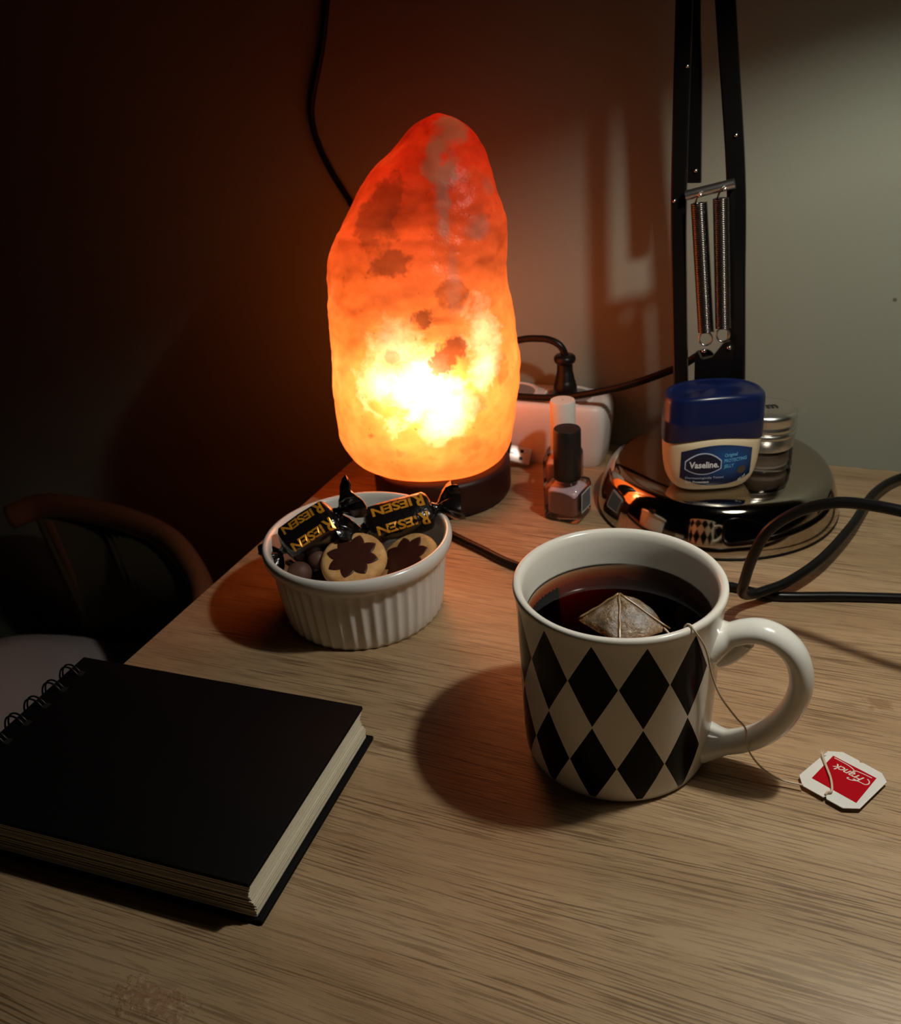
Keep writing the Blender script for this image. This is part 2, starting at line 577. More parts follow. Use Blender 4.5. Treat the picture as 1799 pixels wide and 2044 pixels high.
vs, fs = lathe(shade_out, 64)
tilt = Matrix.Rotation(math.radians(-5), 3, 'Y')
sh = obj('lamp_shade', [tilt @ V(v) + LP for v in vs], fs, M_lampblack, lamp)
vs, fs = lathe(shade_in, 64)
obj('shade_lining', [tilt @ V(v) + LP for v in vs], fs, M_shadein, sh)
vs, fs = lathe([(0.0005, 0.022), (0.011, 0.022), (0.013, 0.026), (0.013, 0.060)], 32)
obj('bulb_socket', [tilt @ V(v) + LP for v in vs], fs, M_shadein, lamp)
vs, fs = tube([ll((0.045, 0.394, 0.474)), ll((0.045, 0.394, 0.506))], 0.010, 20)
obj('head_joint', vs, fs, M_lampblack, lamp, angle=50)
ld = bpy.data.lights.new('desk_lamp_bulb', 'POINT')
ld.energy = LAMP_POWER
ld.color = LAMP_COLOR
ld.shadow_soft_size = 0.0105
lo = bpy.data.objects.new('desk_lamp_bulb', ld)
C.objects.link(lo)
lo.parent = lamp
lo.location = LP

# ------------------------------------------------------------------ salt lamp
def salt_material():
    m = bpy.data.materials.new('salt_crystal')
    m.use_nodes = True
    t = NT(m)
    co = t.coord()
    sep = t.n('ShaderNodeSeparateXYZ')
    t.link(co, sep.inputs[0])
    big = t.noise(co, 26, 5, 0.6, 0.4)
    mid = t.noise(co, 70, 6, 0.65, 0.3)
    fine = t.noise(co, 260, 4, 0.6)
    # crown redder: light's long path through the salt put into the colour; paler body
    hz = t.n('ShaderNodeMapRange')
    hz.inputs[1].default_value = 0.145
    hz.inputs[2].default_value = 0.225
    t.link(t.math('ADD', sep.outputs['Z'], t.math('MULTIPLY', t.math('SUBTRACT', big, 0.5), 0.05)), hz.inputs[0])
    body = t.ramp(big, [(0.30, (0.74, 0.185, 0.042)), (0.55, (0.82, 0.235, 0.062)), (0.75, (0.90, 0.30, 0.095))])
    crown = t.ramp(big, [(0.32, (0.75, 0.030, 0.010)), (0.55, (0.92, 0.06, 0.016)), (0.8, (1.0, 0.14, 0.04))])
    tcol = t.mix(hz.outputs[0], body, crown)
    # foot of the rock: a darker orange rind
    ft = t.n('ShaderNodeMapRange')
    ft.inputs[1].default_value = 0.052
    ft.inputs[2].default_value = 0.018
    t.link(sep.outputs['Z'], ft.inputs[0])
    tcol = t.mix(t.math('MULTIPLY', ft.outputs[0], 0.8), tcol, (0.90, 0.17, 0.035))
    # inclusions (clay and grey salt) seen against the light
    wr = t.math('ADD', t.math('MULTIPLY', t.noise(co, 48, 3, 0.55, 0.6), 0.62), t.math('MULTIPLY', t.noise(co, 170, 6, 0.7, 0.3), 0.38))
    wob = t.math('MULTIPLY', t.math('SUBTRACT', wr, 0.5), 5.0)
    def field(name, soft):
        # distance to the nearest patch of this kind (in patch radii) and its strength, stored on the mesh
        d = t.n('ShaderNodeAttribute', attribute_name=name + '_distance').outputs['Fac']
        k = t.n('ShaderNodeAttribute', attribute_name=name + '_strength').outputs['Fac']
        r = t.n('ShaderNodeMapRange')
        r.inputs[1].default_value = 1 + soft
        r.inputs[2].default_value = 1 - soft
        t.link(t.math('ADD', d, wob), r.inputs[0])
        return t.math('MULTIPLY', r.outputs[0], k)
    dens = field('inclusion', 0.20)
    patch = t.ramp(mid, [(0.62, (0, 0, 0)), (0.72, (1, 1, 1))])
    specks = t.ramp(t.noise(co, 330, 2, 0.5), [(0.70, (0, 0, 0)), (0.76, (1, 1, 1))])
    dens = t.math('MAXIMUM', dens, t.math('MULTIPLY', patch, 0.30))
    dens = t.math('MAXIMUM', dens, t.math('MULTIPLY', specks, 0.55))
    cloud = t.ramp(mid, [(0.30, (0.55, 0.55, 0.55)), (0.60, (1, 1, 1))])
    clear = field('clear', 0.8)  # hot spots in front of the bulb, their glow painted into the colour
    tcol = t.mix(0.55, tcol, cloud, 'MULTIPLY')
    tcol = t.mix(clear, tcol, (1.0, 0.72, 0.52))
    tcol = t.mix(dens, tcol, (0.115, 0.022, 0.008))
    # pale crust
    crust = field('crust', 0.45)
    tcol = t.mix(crust, tcol, (0.40, 0.16, 0.10))
    dcol = t.mix(crust, (0.52, 0.16, 0.07), (0.62, 0.52, 0.48))
    bmp = t.bump(t.math('ADD', t.math('MULTIPLY', mid, 1.0), t.math('MULTIPLY', fine, 0.25)), 0.6, 0.0022)
    tr = t.n('ShaderNodeBsdfTranslucent')
    t.link(tcol, tr.inputs['Color'])
    t.link(t.bump(mid, 0.18, 0.0015), tr.inputs['Normal'])
    df = t.n('ShaderNodeBsdfDiffuse')
    t.link(dcol, df.inputs['Color'])
    t.link(bmp, df.inputs['Normal'])
    gl = t.n('ShaderNodeBsdfGlossy')
    gl.inputs['Roughness'].default_value = 0.22
    gl.inputs['Color'].default_value = (1, 1, 1, 1)
    t.link(bmp, gl.inputs['Normal'])
    mx = t.n('ShaderNodeMixShader')
    mx.inputs[0].default_value = 0.30
    t.link(tr.outputs[0], mx.inputs[1])
    t.link(df.outputs[0], mx.inputs[2])
    m2 = t.n('ShaderNodeMixShader')
    m2.inputs[0].default_value = 0.014
    t.link(mx.outputs[0], m2.inputs[1])
    t.link(gl.outputs[0], m2.inputs[2])
    out = t.t.nodes['Material Output']
    t.t.nodes.remove(t.p)
    t.link(m2.outputs[0], out.inputs['Surface'])
    return m

SALT = V((-0.246, 0.552, 0.0))
ex = V((0.9127, 0.4086, 0.0))         # across, as seen from the front of the desk
ey = V((-0.4086, 0.9127, 0.0))        # away
def sp(off, z, dep):
    p = ex * off + ey * dep
    return (p.x, p.y, z)
# dark inclusions: (centre, radius, strength, squash)
one = (1, 1, 1)
SALT_BLOBS = [
    ((0.0226, -0.0394, 0.1121), 0.0090, 0.85, one), ((0.0275, -0.0370, 0.1185), 0.0075, 0.85, one), ((0.0118, -0.0471, 0.1379), 0.0070, 0.75, one),
    ((0.0276, -0.0384, 0.1531), 0.0080, 0.50, one), ((-0.0042, -0.0488, 0.1720), 0.0105, 0.60, (1, 1, 1.5)), ((-0.0078, -0.0538, 0.1160), 0.0050, 0.55, one),
    ((-0.0026, -0.0531, 0.1085), 0.0050, 0.50, one), ((-0.0129, -0.0570, 0.0874), 0.0055, 0.50, one), ((0.0263, -0.0408, 0.0895), 0.0035, 0.55, one),
    ((0.0349, -0.0331, 0.0822), 0.0080, 0.40, one), ((0.0487, -0.0144, 0.0952), 0.0060, 0.40, (1, 1, 0.6)), ((-0.0188, -0.0404, 0.1960), 0.0150, 0.50, one),
    ((-0.0119, -0.0343, 0.2094), 0.0120, 0.50, one), ((0.0107, -0.0506, 0.0575), 0.0032, 0.60, one), ((-0.0255, -0.0590, 0.0635), 0.0032, 0.55, one),
    ((0.0330, -0.0350, 0.0512), 0.0100, 0.25, one),
]
SALT_CRUST = [
    ((0.0149, -0.0173, 0.2347), 0.0065, 0.9, one), ((0.0235, -0.0239, 0.2201), 0.0085, 0.95, one), ((0.0168, -0.0239, 0.2244), 0.0060, 0.85, one),
    ((0.0219, -0.0038, 0.2439), 0.0100, 0.85, one), ((0.0219, -0.0293, 0.2041), 0.0060, 0.75, (1.2, 1.2, 0.5)), ((0.0234, -0.0317, 0.1902), 0.0045, 0.7, (1.2, 1.2, 0.6)),
    ((0.0402, -0.0188, 0.1886), 0.0060, 0.55, one), ((0.0286, -0.0346, 0.1658), 0.0045, 0.40, (1.3, 1.3, 0.35)), ((0.0289, -0.0383, 0.1485), 0.0045, 0.35, (1.2, 1.2, 0.4)),
    ((0.0425, -0.0046, 0.2099), 0.0050, 0.4, one),
]
SALT_HOTSPOTS = [  # whitish patches painted where the bulb shines through strongest
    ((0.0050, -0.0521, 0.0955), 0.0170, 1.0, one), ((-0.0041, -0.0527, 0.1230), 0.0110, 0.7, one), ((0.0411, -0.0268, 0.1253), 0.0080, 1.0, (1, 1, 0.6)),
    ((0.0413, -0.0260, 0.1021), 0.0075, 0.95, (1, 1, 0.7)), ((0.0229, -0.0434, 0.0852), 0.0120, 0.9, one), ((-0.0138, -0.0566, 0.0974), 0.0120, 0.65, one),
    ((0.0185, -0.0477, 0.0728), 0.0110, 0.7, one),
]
salt = tag(empty('salt_lamp', SALT), 'glowing orange rock-salt lamp on a dark round wooden foot', 'salt lamp')
OUT_L = [(0.026, -0.046), (0.030, -0.0575), (0.036, -0.0660), (0.045, -0.0710), (0.062, -0.0738), (0.09, -0.0748), (0.115, -0.0724), (0.142, -0.0692), (0.160, -0.0675),
         (0.174, -0.0640), (0.188, -0.0570), (0.2035, -0.0468), (0.218, -0.0352), (0.231, -0.0220), (0.239, -0.0115), (0.246, 0.0), (0.2495, 0.008)]
OUT_R = [(0.026, 0.036), (0.030, 0.0415), (0.036, 0.0450), (0.045, 0.0475), (0.062, 0.0502), (0.09, 0.0536), (0.115, 0.0525), (0.142, 0.0505), (0.174, 0.0500),
         (0.188, 0.0487), (0.2035, 0.0447), (0.218, 0.0400), (0.231, 0.0335), (0.239, 0.0280), (0.246, 0.0200), (0.2495, 0.012)]
DEP = [(0.026, 0.043), (0.030, 0.049), (0.038, 0.052), (0.06, 0.0525), (0.11, 0.0505), (0.16, 0.046), (0.19, 0.041), (0.215, 0.033), (0.235, 0.022), (0.246, 0.011), (0.2495, 0.003)]
NZ, NA = 170, 150
loops = []
for i in range(NZ + 1):
    z = lerp(0.026, 0.2495, i / NZ)
    l, r, d = sinterp(z, OUT_L), sinterp(z, OUT_R), sinterp(z, DEP)
    c, h = (l + r) / 2, (r - l) / 2
    lp = []
    for p in superloop(h, d, z, 2.35, NA):
        q = V((c + p.x, p.y, z))
        nrm = V((p.x / (h * h + 1e-6), p.y / (d * d + 1e-6), 0)).normalized()
        # chipped planes: cell noise gives flat facets, fractal noise gives grain
        f1 = noise.noise(q * 22 + V((4, 1, 7)))
        f2 = noise.noise(q * 70 + V((2, 9, 3)))
        f3 = noise.noise(q * 190)
        ridge = abs(noise.noise(V((q.x * 30, q.y * 30, q.z * 9)) + V((8, 3, 1))))
        dv = 0.0030 * f1 + 0.0013 * f2 + 0.00045 * f3 - 0.0025 * ridge
        edge = min(1.0, (z - 0.026) / 0.02)
        dv *= 0.35 + 0.65 * edge
        # a flake broken away at the upper left
        step = (q.x + 0.062) * 0.75 + (0.232 - z) * 0.62
        if z > 0.185 and step > 0.012 and q.x < 0.004 and q.y < 0.0:
            dv -= 0.0028 * min(1.0, (step - 0.012) / 0.0015) * min(1.0, (z - 0.185) / 0.006) * min(1.0, max(0.0, (0.004 - q.x) / 0.006))
        q = q + nrm * dv
        lp.append(ex * q.x + ey * q.y + V((0, 0, q.z + 0.0012 * f1 * edge)))
    loops.append(lp)
vs, fs = loft(loops)
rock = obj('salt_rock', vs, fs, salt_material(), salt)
for nm, lst in (('inclusion', SALT_BLOBS), ('clear', SALT_HOTSPOTS), ('crust', SALT_CRUST)):
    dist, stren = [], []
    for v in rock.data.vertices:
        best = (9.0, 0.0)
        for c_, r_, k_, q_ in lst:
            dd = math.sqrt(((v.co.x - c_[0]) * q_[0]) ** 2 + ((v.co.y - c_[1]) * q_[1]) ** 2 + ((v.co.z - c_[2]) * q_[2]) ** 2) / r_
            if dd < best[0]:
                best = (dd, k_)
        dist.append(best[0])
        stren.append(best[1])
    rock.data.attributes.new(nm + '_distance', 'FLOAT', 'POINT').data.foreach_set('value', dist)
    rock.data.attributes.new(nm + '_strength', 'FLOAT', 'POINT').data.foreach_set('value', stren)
M_foot = mat('dark_stained_wood', (0.022, 0.006, 0.005), 0.45, spec=0.3)
bc = V((-0.002, -0.006, 0))
vs, fs = lathe([(0.0005, 0.001), (0.046, 0.001), (0.048, 0.003), (0.0485, 0.006), (0.0485, 0.023), (0.0475, 0.0255), (0.045, 0.0265), (0.020, 0.0265)], 96)
foot = obj('wooden_foot', [V(v) + bc for v in vs], fs, M_foot, salt)
sd = bpy.data.lights.new('salt_lamp_bulb', 'POINT')
sd.energy = SALT_POWER
sd.color = SALT_COLOR
sd.shadow_soft_size = 0.016
so = bpy.data.objects.new('salt_lamp_bulb', sd)
C.objects.link(so)
so.parent = salt
so.location = sp(-0.012, 0.088, -0.024)

# ------------------------------------------------------------------ mug, tea, tea bag
def mug_material():
    m = mat('harlequin_glaze', (0.78, 0.75, 0.68), 0.16, spec=0.4)
    t = NT(m)
    co = t.coord()
    s = t.n('ShaderNodeSeparateXYZ')
    t.link(co, s.inputs[0])
    ang = t.math('ARCTAN2', s.outputs['Y'], s.outputs['X'])
    step = math.radians(27.69)
    # column index measured backwards from the last diamond beside the handle
    u = t.math('DIVIDE', t.math('SUBTRACT', math.radians(-35.2), ang), step)
    u = t.math('MODULO', t.math('ADD', u, 26.0), 13.0)
    fr = t.math('ABSOLUTE', t.math('SUBTRACT', t.math('FRACT', t.math('ADD', u, 0.5)), 0.5))
    cols = t.math('MULTIPLY', t.math('LESS_THAN', u, 10.5), 1.0)
    cols = t.math('MAXIMUM', cols, t.math('GREATER_THAN', u, 12.5))
    black = None
    for zc, hh in ((0.0622, 0.0208), (0.0205, 0.0209)):
        dz = t.math('DIVIDE', t.math('ABSOLUTE', t.math('SUBTRACT', s.outputs['Z'], zc)), hh)
        b = t.math('LESS_THAN', t.math('ADD', t.math('MULTIPLY', fr, 2.0), dz), 0.985)
        black = b if black is None else t.math('MAXIMUM', black, b)
    r2 = t.math('ADD', t.math('MULTIPLY', s.outputs['X'], s.outputs['X']), t.math('MULTIPLY', s.outputs['Y'], s.outputs['Y']))
    outer = t.math('MULTIPLY', t.math('GREATER_THAN', r2, 0.0406 ** 2), t.math('LESS_THAN', s.outputs['Z'], 0.0836))
    black = t.math('MULTIPLY', t.math('MULTIPLY', black, cols), outer)
    t.link(t.mix(black, (0.78, 0.75, 0.68), (0.004, 0.004, 0.004)), t.p.inputs['Base Color'])
    t.link(t.math('SUBTRACT', 0.40, t.math('MULTIPLY', black, 0.33)), t.p.inputs['Specular IOR Level'])
    return m

MUG = V((-0.0717, 0.3270, 0.0))
mug = tag(empty('mug', MUG), 'white mug with black harlequin diamonds, full of tea', 'mug')
prof = [(0.0005, 0.004), (0.034, 0.004), (0.0365, 0.0008), (0.0385, 0.0), (0.0403, 0.0012), (0.0410, 0.004), (0.0416, 0.012), (0.0421, 0.030), (0.0426, 0.050),
        (0.0430, 0.070), (0.0435, 0.079), (0.0441, 0.0830), (0.0446, 0.0850), (0.0444, 0.0864), (0.0436, 0.0870), (0.0422, 0.0868), (0.0411, 0.0858), (0.0403, 0.083),
        (0.0395, 0.076), (0.0388, 0.060), (0.0380, 0.03), (0.036, 0.012), (0.030, 0.008), (0.0005, 0.0075)]
vs, fs = lathe(prof, 128)
obj('cup', vs, fs, mug_material(), mug)
ha = math.radians(-3.0)
hd = V((cos(ha), sin(ha), 0))
hp = [(0.0400, 0.0655), (0.0455, 0.0685), (0.0515, 0.0720), (0.0580, 0.0738), (0.0650, 0.0722), (0.0712, 0.0672), (0.0748, 0.0595), (0.0758, 0.0505),
      (0.0740, 0.0405), (0.0695, 0.0305), (0.0625, 0.0218), (0.0545, 0.0160), (0.0470, 0.0128), (0.0400, 0.0112)]
pts = [hd * r + V((0, 0, z)) for r, z in hp]
pth = catmull(pts, 6)
# sx follows the sideways axis here, sy the thickness
vs, fs = tube(pth, lambda t: 1.0 + 0.9 * max(0, 0.10 - t) / 0.10 + 0.75 * max(0, t - 0.90) / 0.10, 20, sx=0.0066, sy=0.0048, up=(-hd.y, hd.x, 0))
obj('handle', vs, fs, M_white_glaze, mug)
# thumb rest below the upper joint
vs2, fs2 = tube(catmull([hd * 0.0425 + V((0, 0, 0.0580)), hd * 0.0460 + V((0, 0, 0.0600)), hd * 0.0500 + V((0, 0, 0.0640)), hd * 0.0530 + V((0, 0, 0.0685))], 6), lambda t: 0.0052 - 0.0012 * t, 16)
obj('thumb_rest', vs2, fs2, M_white_glaze, mug)

def tea_material():
    m = bpy.data.materials.new('black_tea')
    m.use_nodes = True
    t = NT(m)
    out = t.t.nodes['Material Output']
    t.t.nodes.remove(t.p)
    fr = t.n('ShaderNodeFresnel')
    fr.inputs['IOR'].default_value = 1.34
    tp = t.n('ShaderNodeBsdfTransparent')
    gl = t.n('ShaderNodeBsdfGlossy')
    gl.inputs['Roughness'].default_value = 0.01
    mx = t.n('ShaderNodeMixShader')
    t.link(fr.outputs[0], mx.inputs[0])
    t.link(tp.outputs[0], mx.inputs[1])
    t.link(gl.outputs[0], mx.inputs[2])
    t.link(mx.outputs[0], out.inputs['Surface'])
    ab = t.n('ShaderNodeVolumeAbsorption')
    ab.inputs['Color'].default_value = (0.86, 0.52, 0.20, 1)
    ab.inputs['Density'].default_value = 330.0
    t.link(ab.outputs[0], out.inputs['Volume'])
    return m

TEA = 0.0708
prof = [(0.0005, 0.0085), (0.0298, 0.0090), (0.0357, 0.0125), (0.0377, 0.03), (0.0387, 0.060), (0.03935, 0.0690), (0.03945, TEA), (0.0380, TEA), (0.03, TEA), (0.015, TEA), (0.0005, TEA)]
vs, fs = lathe(prof, 96, close_top=True, close_bottom=True)
tea = obj('tea', vs, fs, tea_material(), loc=MUG)
tag(tea, 'dark brown tea filling the harlequin mug', 'tea')

bag = tag(empty('tea_bag', MUG + V((0.0, 0.0, TEA))), 'wet pyramid tea bag in the mug, its string and red paper tag on the desk', 'tea bag')
BO = MUG + V((0, 0, TEA))
def teabag_material():
    m = mat('wet_tea_mesh', (0.30, 0.24, 0.18), 0.22, spec=0.8, coat=0.9)
    t = NT(m)
    co = t.coord()
    n1 = t.noise(co, 120, 5, 0.6)
    n2 = t.noise(co, 420, 3, 0.6)
    c = t.ramp(n1, [(0.35, (0.10, 0.052, 0.018)), (0.5, (0.26, 0.17, 0.085)), (0.65, (0.36, 0.33, 0.31))])
    c = t.mix(0.6, c, t.ramp(n2, [(0.4, (0.45, 0.4, 0.35)), (0.6, (1, 1, 1))]), 'MULTIPLY')
    t.link(c, t.p.inputs['Base Color'])
    bp = t.bump(t.noise(co, 330, 5, 0.65), 1.0, 0.0014)
    t.link(bp, t.p.inputs['Normal'])
    t.link(bp, t.p.inputs['Coat Normal'])
    return m
# pyramid: apex and four feet, faces subdivided and slightly crumpled
A = V((-0.0712, 0.3265, 0.0795)) - BO
feet = [V(p) - BO for p in ((-0.0870, 0.3180, 0.0690), (-0.0660, 0.3055, 0.0690), (-0.0490, 0.3215, 0.0692), (-0.0640, 0.3400, 0.0680))]
vs, fs = [], []
N = 14
for k in range(4):
    f0, f1 = feet[k], feet[(k + 1) % 4]
    b = len(vs)
    for i in range(N + 1):
        for j in range(N + 1):
            t = i / N
            p = A.lerp(f0.lerp(f1, j / N), t)
            bulge = 0.0022 * sin(PI * j / N) * sin(PI * t)
            out_ = ((f0 + f1) / 2 - (feet[0] + feet[2]) / 2)
            out_.z = 0
            out_.normalize()
            edge = min(j, N - j) / N
            p = p + (out_ + V((0, 0, 0.5))) * (bulge + 0.0009 * noise.noise(p * 260 + V((k, 0, 0))) * min(1, edge * 5) * t)
            vs.append(p)
    for i in range(N):
        for j in range(N):
            fs.append((b + i*(N+1) + j, b + i*(N+1) + j + 1, b + (i+1)*(N+1) + j + 1, b + (i+1)*(N+1) + j))
fs.append(None)
fs.pop()
vs += feet
b = len(vs) - 4
fs.append((b + 3, b + 2, b + 1, b))
obj('bag', vs, fs, teabag_material(), bag, angle=60)
# heat-sealed seams
M_seam = mat('wet_seam', (0.26, 0.16, 0.07), 0.3, spec=0.6, coat=0.5)
for f in feet[:3]:
    pts = [A.lerp(f, t / 8) + V((0, 0, 0.0004)) + V((0.0006, 0, 0)) * noise.noise(f * 40 + V((t, 0, 0))) for t in range(9)]
    vs, fs = tube(pts, 0.00055, 8)
    obj('seam', vs, fs, M_seam, bag)
M_string = mat('cotton_string', (0.70, 0.58, 0.44), 0.9, spec=0.1)
rd = V((0.0351, -0.0275, 0)).normalized()
sp_pts = [feet[2] + BO + V((-0.002, -0.001, 0.001)), MUG + rd * 0.0383 + V((0, 0, 0.0760)), MUG + rd * 0.0398 + V((0, 0, 0.0850)), MUG + rd * 0.0425 + V((0, 0, 0.0876)),
          MUG + rd * 0.0453 + V((0, 0, 0.0862))]
sp_pts += [V(p) for p in ((-0.0330, 0.3034, 0.0778), (-0.0313, 0.3067, 0.0698), (-0.0296, 0.3105, 0.0583), (-0.0258, 0.3140, 0.0455), (-0.0194, 0.3158, 0.0350), (-0.0152, 0.3163, 0.0297),
                          (-0.0142, 0.3160, 0.0225), (-0.0112, 0.3165, 0.0150), (-0.0055, 0.3180, 0.0075), (0.0010, 0.3190, 0.0036), (0.0100, 0.3190, 0.0032))]
vs, fs = tube([p - BO for p in catmull(sp_pts, 8)], 0.00042, 6)
obj('string', vs, fs, M_string, bag)
# paper tag
TZ = 0.0024
poly = [(0.0187, 0.3444), (0.0248, 0.3457), (0.0315, 0.3422), (0.0318, 0.3410), (0.0330, 0.3413), (0.0405, 0.3372), (0.0424, 0.3323), (0.0322, 0.3133), (0.0258, 0.3115),
        (0.0195, 0.3146), (0.0192, 0.3163), (0.0182, 0.3153), (0.0098, 0.3195), (0.0081, 0.3255)]
tc = V((0.0255, 0.3285, 0))
tl = [V((x, y, 0)) - BO for x, y in poly]
vs, fs = prism([(p.x, p.y) for p in tl], TZ - BO.z - 0.0004, TZ - BO.z)
M_paper = mat('tag_paper', (0.80, 0.80, 0.76), 0.7)
ptag = obj('paper_tag', vs, fs, M_paper, bag, smooth=False)
M_red = mat('tag_red_print', (0.46, 0.002, 0.010), 0.6, spec=0.08)
M_print = mat('tag_white_print', (0.86, 0.72, 0.66), 0.6)
rp = [(0.0210, 0.3420), (0.0384, 0.3333), (0.0308, 0.3160), (0.0131, 0.3252)]
# corners follow the photographed square
def tagpt(u, v, dz=0.0):
    """u, v in 0..1 on the red square: u along the lettering (read upside down), v downwards from its ruled line"""
    a, b_, c_, d_ = [V((x, y, 0)) for x, y in rp]
    p = (b_.lerp(a, u)).lerp(c_.lerp(d_, u), v)
    return V((p.x, p.y, TZ + dz)) - BO
sq = [tagpt(0, 0), tagpt(1, 0), tagpt(1, 1), tagpt(0, 1)]
vs, fs = prism([(p.x, p.y) for p in sq], TZ - BO.z, TZ - BO.z + 0.00008)
obj('red_square', vs, fs, M_red, ptag, smooth=False)
tv, tf = text_mesh('Franck', 1.0, 0.012, 0.42, 0.92, 4)
mx_ = max(v.x for v in tv)
vs = [tagpt(0.49 + v.x / (2 * mx_) * 0.74, 0.19 + v.y * 0.30, 0.00016) for v in tv]
obj('lettering', vs, tf, M_print, ptag, smooth=False)
def ribbon(uv, w_):
    pts = catmull([(u, v, 0) for u, v in uv], 6)
    vs, fs = [], []
    for i, p in enumerate(pts):
        tg = (pts[min(i + 1, len(pts) - 1)] - pts[max(i - 1, 0)]).normalized()
        nn = V((-tg.y, tg.x, 0)) * w_ / 2
        for q in (p + nn, p - nn):
            vs.append(tagpt(q.x, q.y, 0.00014))
    for i in range(len(pts) - 1):
        fs.append((2*i, 2*i + 1, 2*i + 3, 2*i + 2))
    return vs, fs
v1 = ribbon([(0.07, 0.07), (0.2, 0.075), (0.34, 0.09), (0.42, 0.11), (0.46, 0.15), (0.44, 0.17), (0.42, 0.15), (0.47, 0.105), (0.6, 0.06), (0.75, 0.05), (0.95, 0.05)], 0.022)
v2 = ribbon([(0.13, 0.17), (0.07, 0.21), (0.05, 0.29), (0.09, 0.36), (0.17, 0.37), (0.26, 0.38), (0.36, 0.44), (0.44, 0.46), (0.46, 0.43), (0.43, 0.41)], 0.024)
vs, fs = join(v1, v2)
obj('flourish', vs, fs, M_print, ptag, smooth=False)
st = [V(p) - BO for p in ((0.0188, 0.3166, 0.0028), (0.0197, 0.3178, 0.0034), (0.0212, 0.3190, 0.0036), (0.0206, 0.3255, 0.0037), (0.0186, 0.3325, 0.0036), (0.0172, 0.3372, 0.0035), (0.0162, 0.3402, 0.0040))]
vs, fs = tube(catmull(st, 6), 0.0005, 6)
obj('stapled_thread', vs, fs, M_string, ptag)
fr_ = []
for dx, dy in ((-0.0016, 0.0010), (-0.0006, 0.0020), (0.0006, 0.0022), (0.0018, 0.0018)):
    a_ = V((0.0164, 0.3396, 0.0038)) - BO
    fr_.append(tube([a_, a_ + V((dx, dy, 0.0006))], 0.00022, 5))
vs, fs = join(*fr_)
obj('frayed_end', vs, fs, M_string, ptag)

# ------------------------------------------------------------------ ramekin
RAM = V((-0.2348, 0.3942, 0.0))
ram = tag(empty('ramekin', RAM), 'white fluted ramekin filled with wrapped sweets and biscuits', 'ramekin')
NR = 46
prof = [(0.0005, 0.002), (0.0405, 0.002), (0.0420, 0.0), (0.0440, 0.0006), (0.0452, 0.0030), (0.0462, 0.010), (0.0474, 0.020), (0.0484, 0.030), (0.0490, 0.0368),
        (0.0500, 0.0385), (0.0518, 0.0398), (0.0529, 0.0418), (0.0534, 0.0445), (0.0532, 0.0470), (0.0522, 0.0485), (0.0508, 0.0488), (0.0496, 0.0478), (0.0488, 0.0455),
        (0.0478, 0.038), (0.0460, 0.022), (0.0440, 0.010), (0.0420, 0.0065), (0.036, 0.0055), (0.0005, 0.0055)]
def flute(r, z, a, i):
    k = 1.0 if 4 <= i <= 7 else (0.5 if i in (3, 8) else 0.0)
    if not k:
        return r
    s = abs(sin(a * NR / 2))
    return r - 0.0011 * k * (s ** 1.4) + 0.0003 * k
vs, fs = lathe(prof, NR * 8, flute)
obj('dish', vs, fs, M_ramekin, ram)

# biscuits
def biscuit_material():
    m = mat('baked_biscuit', (0.60, 0.34, 0.14), 0.75, spec=0.25)
    t = NT(m)
    co = t.coord()
    n1 = t.noise(co, 130, 4, 0.6)
    t.link(t.ramp(n1, [(0.3, (0.52, 0.25, 0.085)), (0.55, (0.68, 0.40, 0.16)), (0.75, (0.76, 0.50, 0.24))]), t.p.inputs['Base Color'])
    t.link(t.bump(t.noise(co, 500, 4, 0.7), 0.5, 0.0006), t.p.inputs['Normal'])
    return m
M_bis = biscuit_material()
M_choc = mat('milk_chocolate', (0.052, 0.014, 0.009), 0.38, spec=0.4)
def biscuit(name, pos, nrm, spin, label, R=0.0186):
    o = empty(name, pos)
    o.rotation_euler = V(nrm).to_track_quat('Z', 'Y').to_euler()
    H = 0.0088
    prof = [(0.0005, 0.0), (R * 0.85, 0.0), (R * 0.95, 0.001), (R, 0.0032), (R, 0.0052), (R * 0.965, 0.0072), (R * 0.90, 0.0083), (R * 0.82, H), (R * 0.5, H), (0.0005, H)]
    vs, fs = lathe(prof, 64, lambda r, z, a, i: r * (1 + 0.008 * noise.noise(V((cos(a) * 2, sin(a) * 2, z * 200)))))
    obj('shortbread', vs, fs, M_bis, o)
    N = 96
    rr = []
    for k in range(N):
        a = 2 * PI * k / N
        ph = (a * 8 / (2 * PI)) % 1.0
        lob = 1 - abs(ph - 0.5) * 2
        rr.append(R * (0.565 + 0.245 * (lob ** 0.85)))
    loops = []
    for s, z in ((1.0, H - 0.0004), (1.0, H + 0.0002), (0.965, H + 0.0006), (0.9, H + 0.0007), (0.4, H + 0.0007)):
        loops.append([V((rr[k] * s * cos(2*PI*k/N + spin), rr[k] * s * sin(2*PI*k/N + spin), z)) for k in range(N)])
    vs, fs = loft(loops)
    obj('chocolate_star', vs, fs, M_choc, o, angle=50)
    tag(o, label, 'biscuit', 'star biscuits in the ramekin')
    return o
cam_dir = V((0.40, -0.80, 0.52))
biscuit('star_biscuit', (-0.2338, 0.3865, 0.0320), (0.10, -0.36, 0.93), 0.25, 'round biscuit with a dark chocolate star, frontmost and facing up in the ramekin')
biscuit('star_biscuit', (-0.2045, 0.3990, 0.0290), (-0.28, -0.42, 0.86), 0.55, 'biscuit with a chocolate star leaning on the right wall of the ramekin')
biscuit('star_biscuit', (-0.2475, 0.3790, 0.0185), (-0.10, -0.14, 0.98), 0.1, 'biscuit mostly hidden under the front star biscuit, only its pink edge showing')
M_nut = mat('cocoa_nut', (0.10, 0.045, 0.030), 0.6)
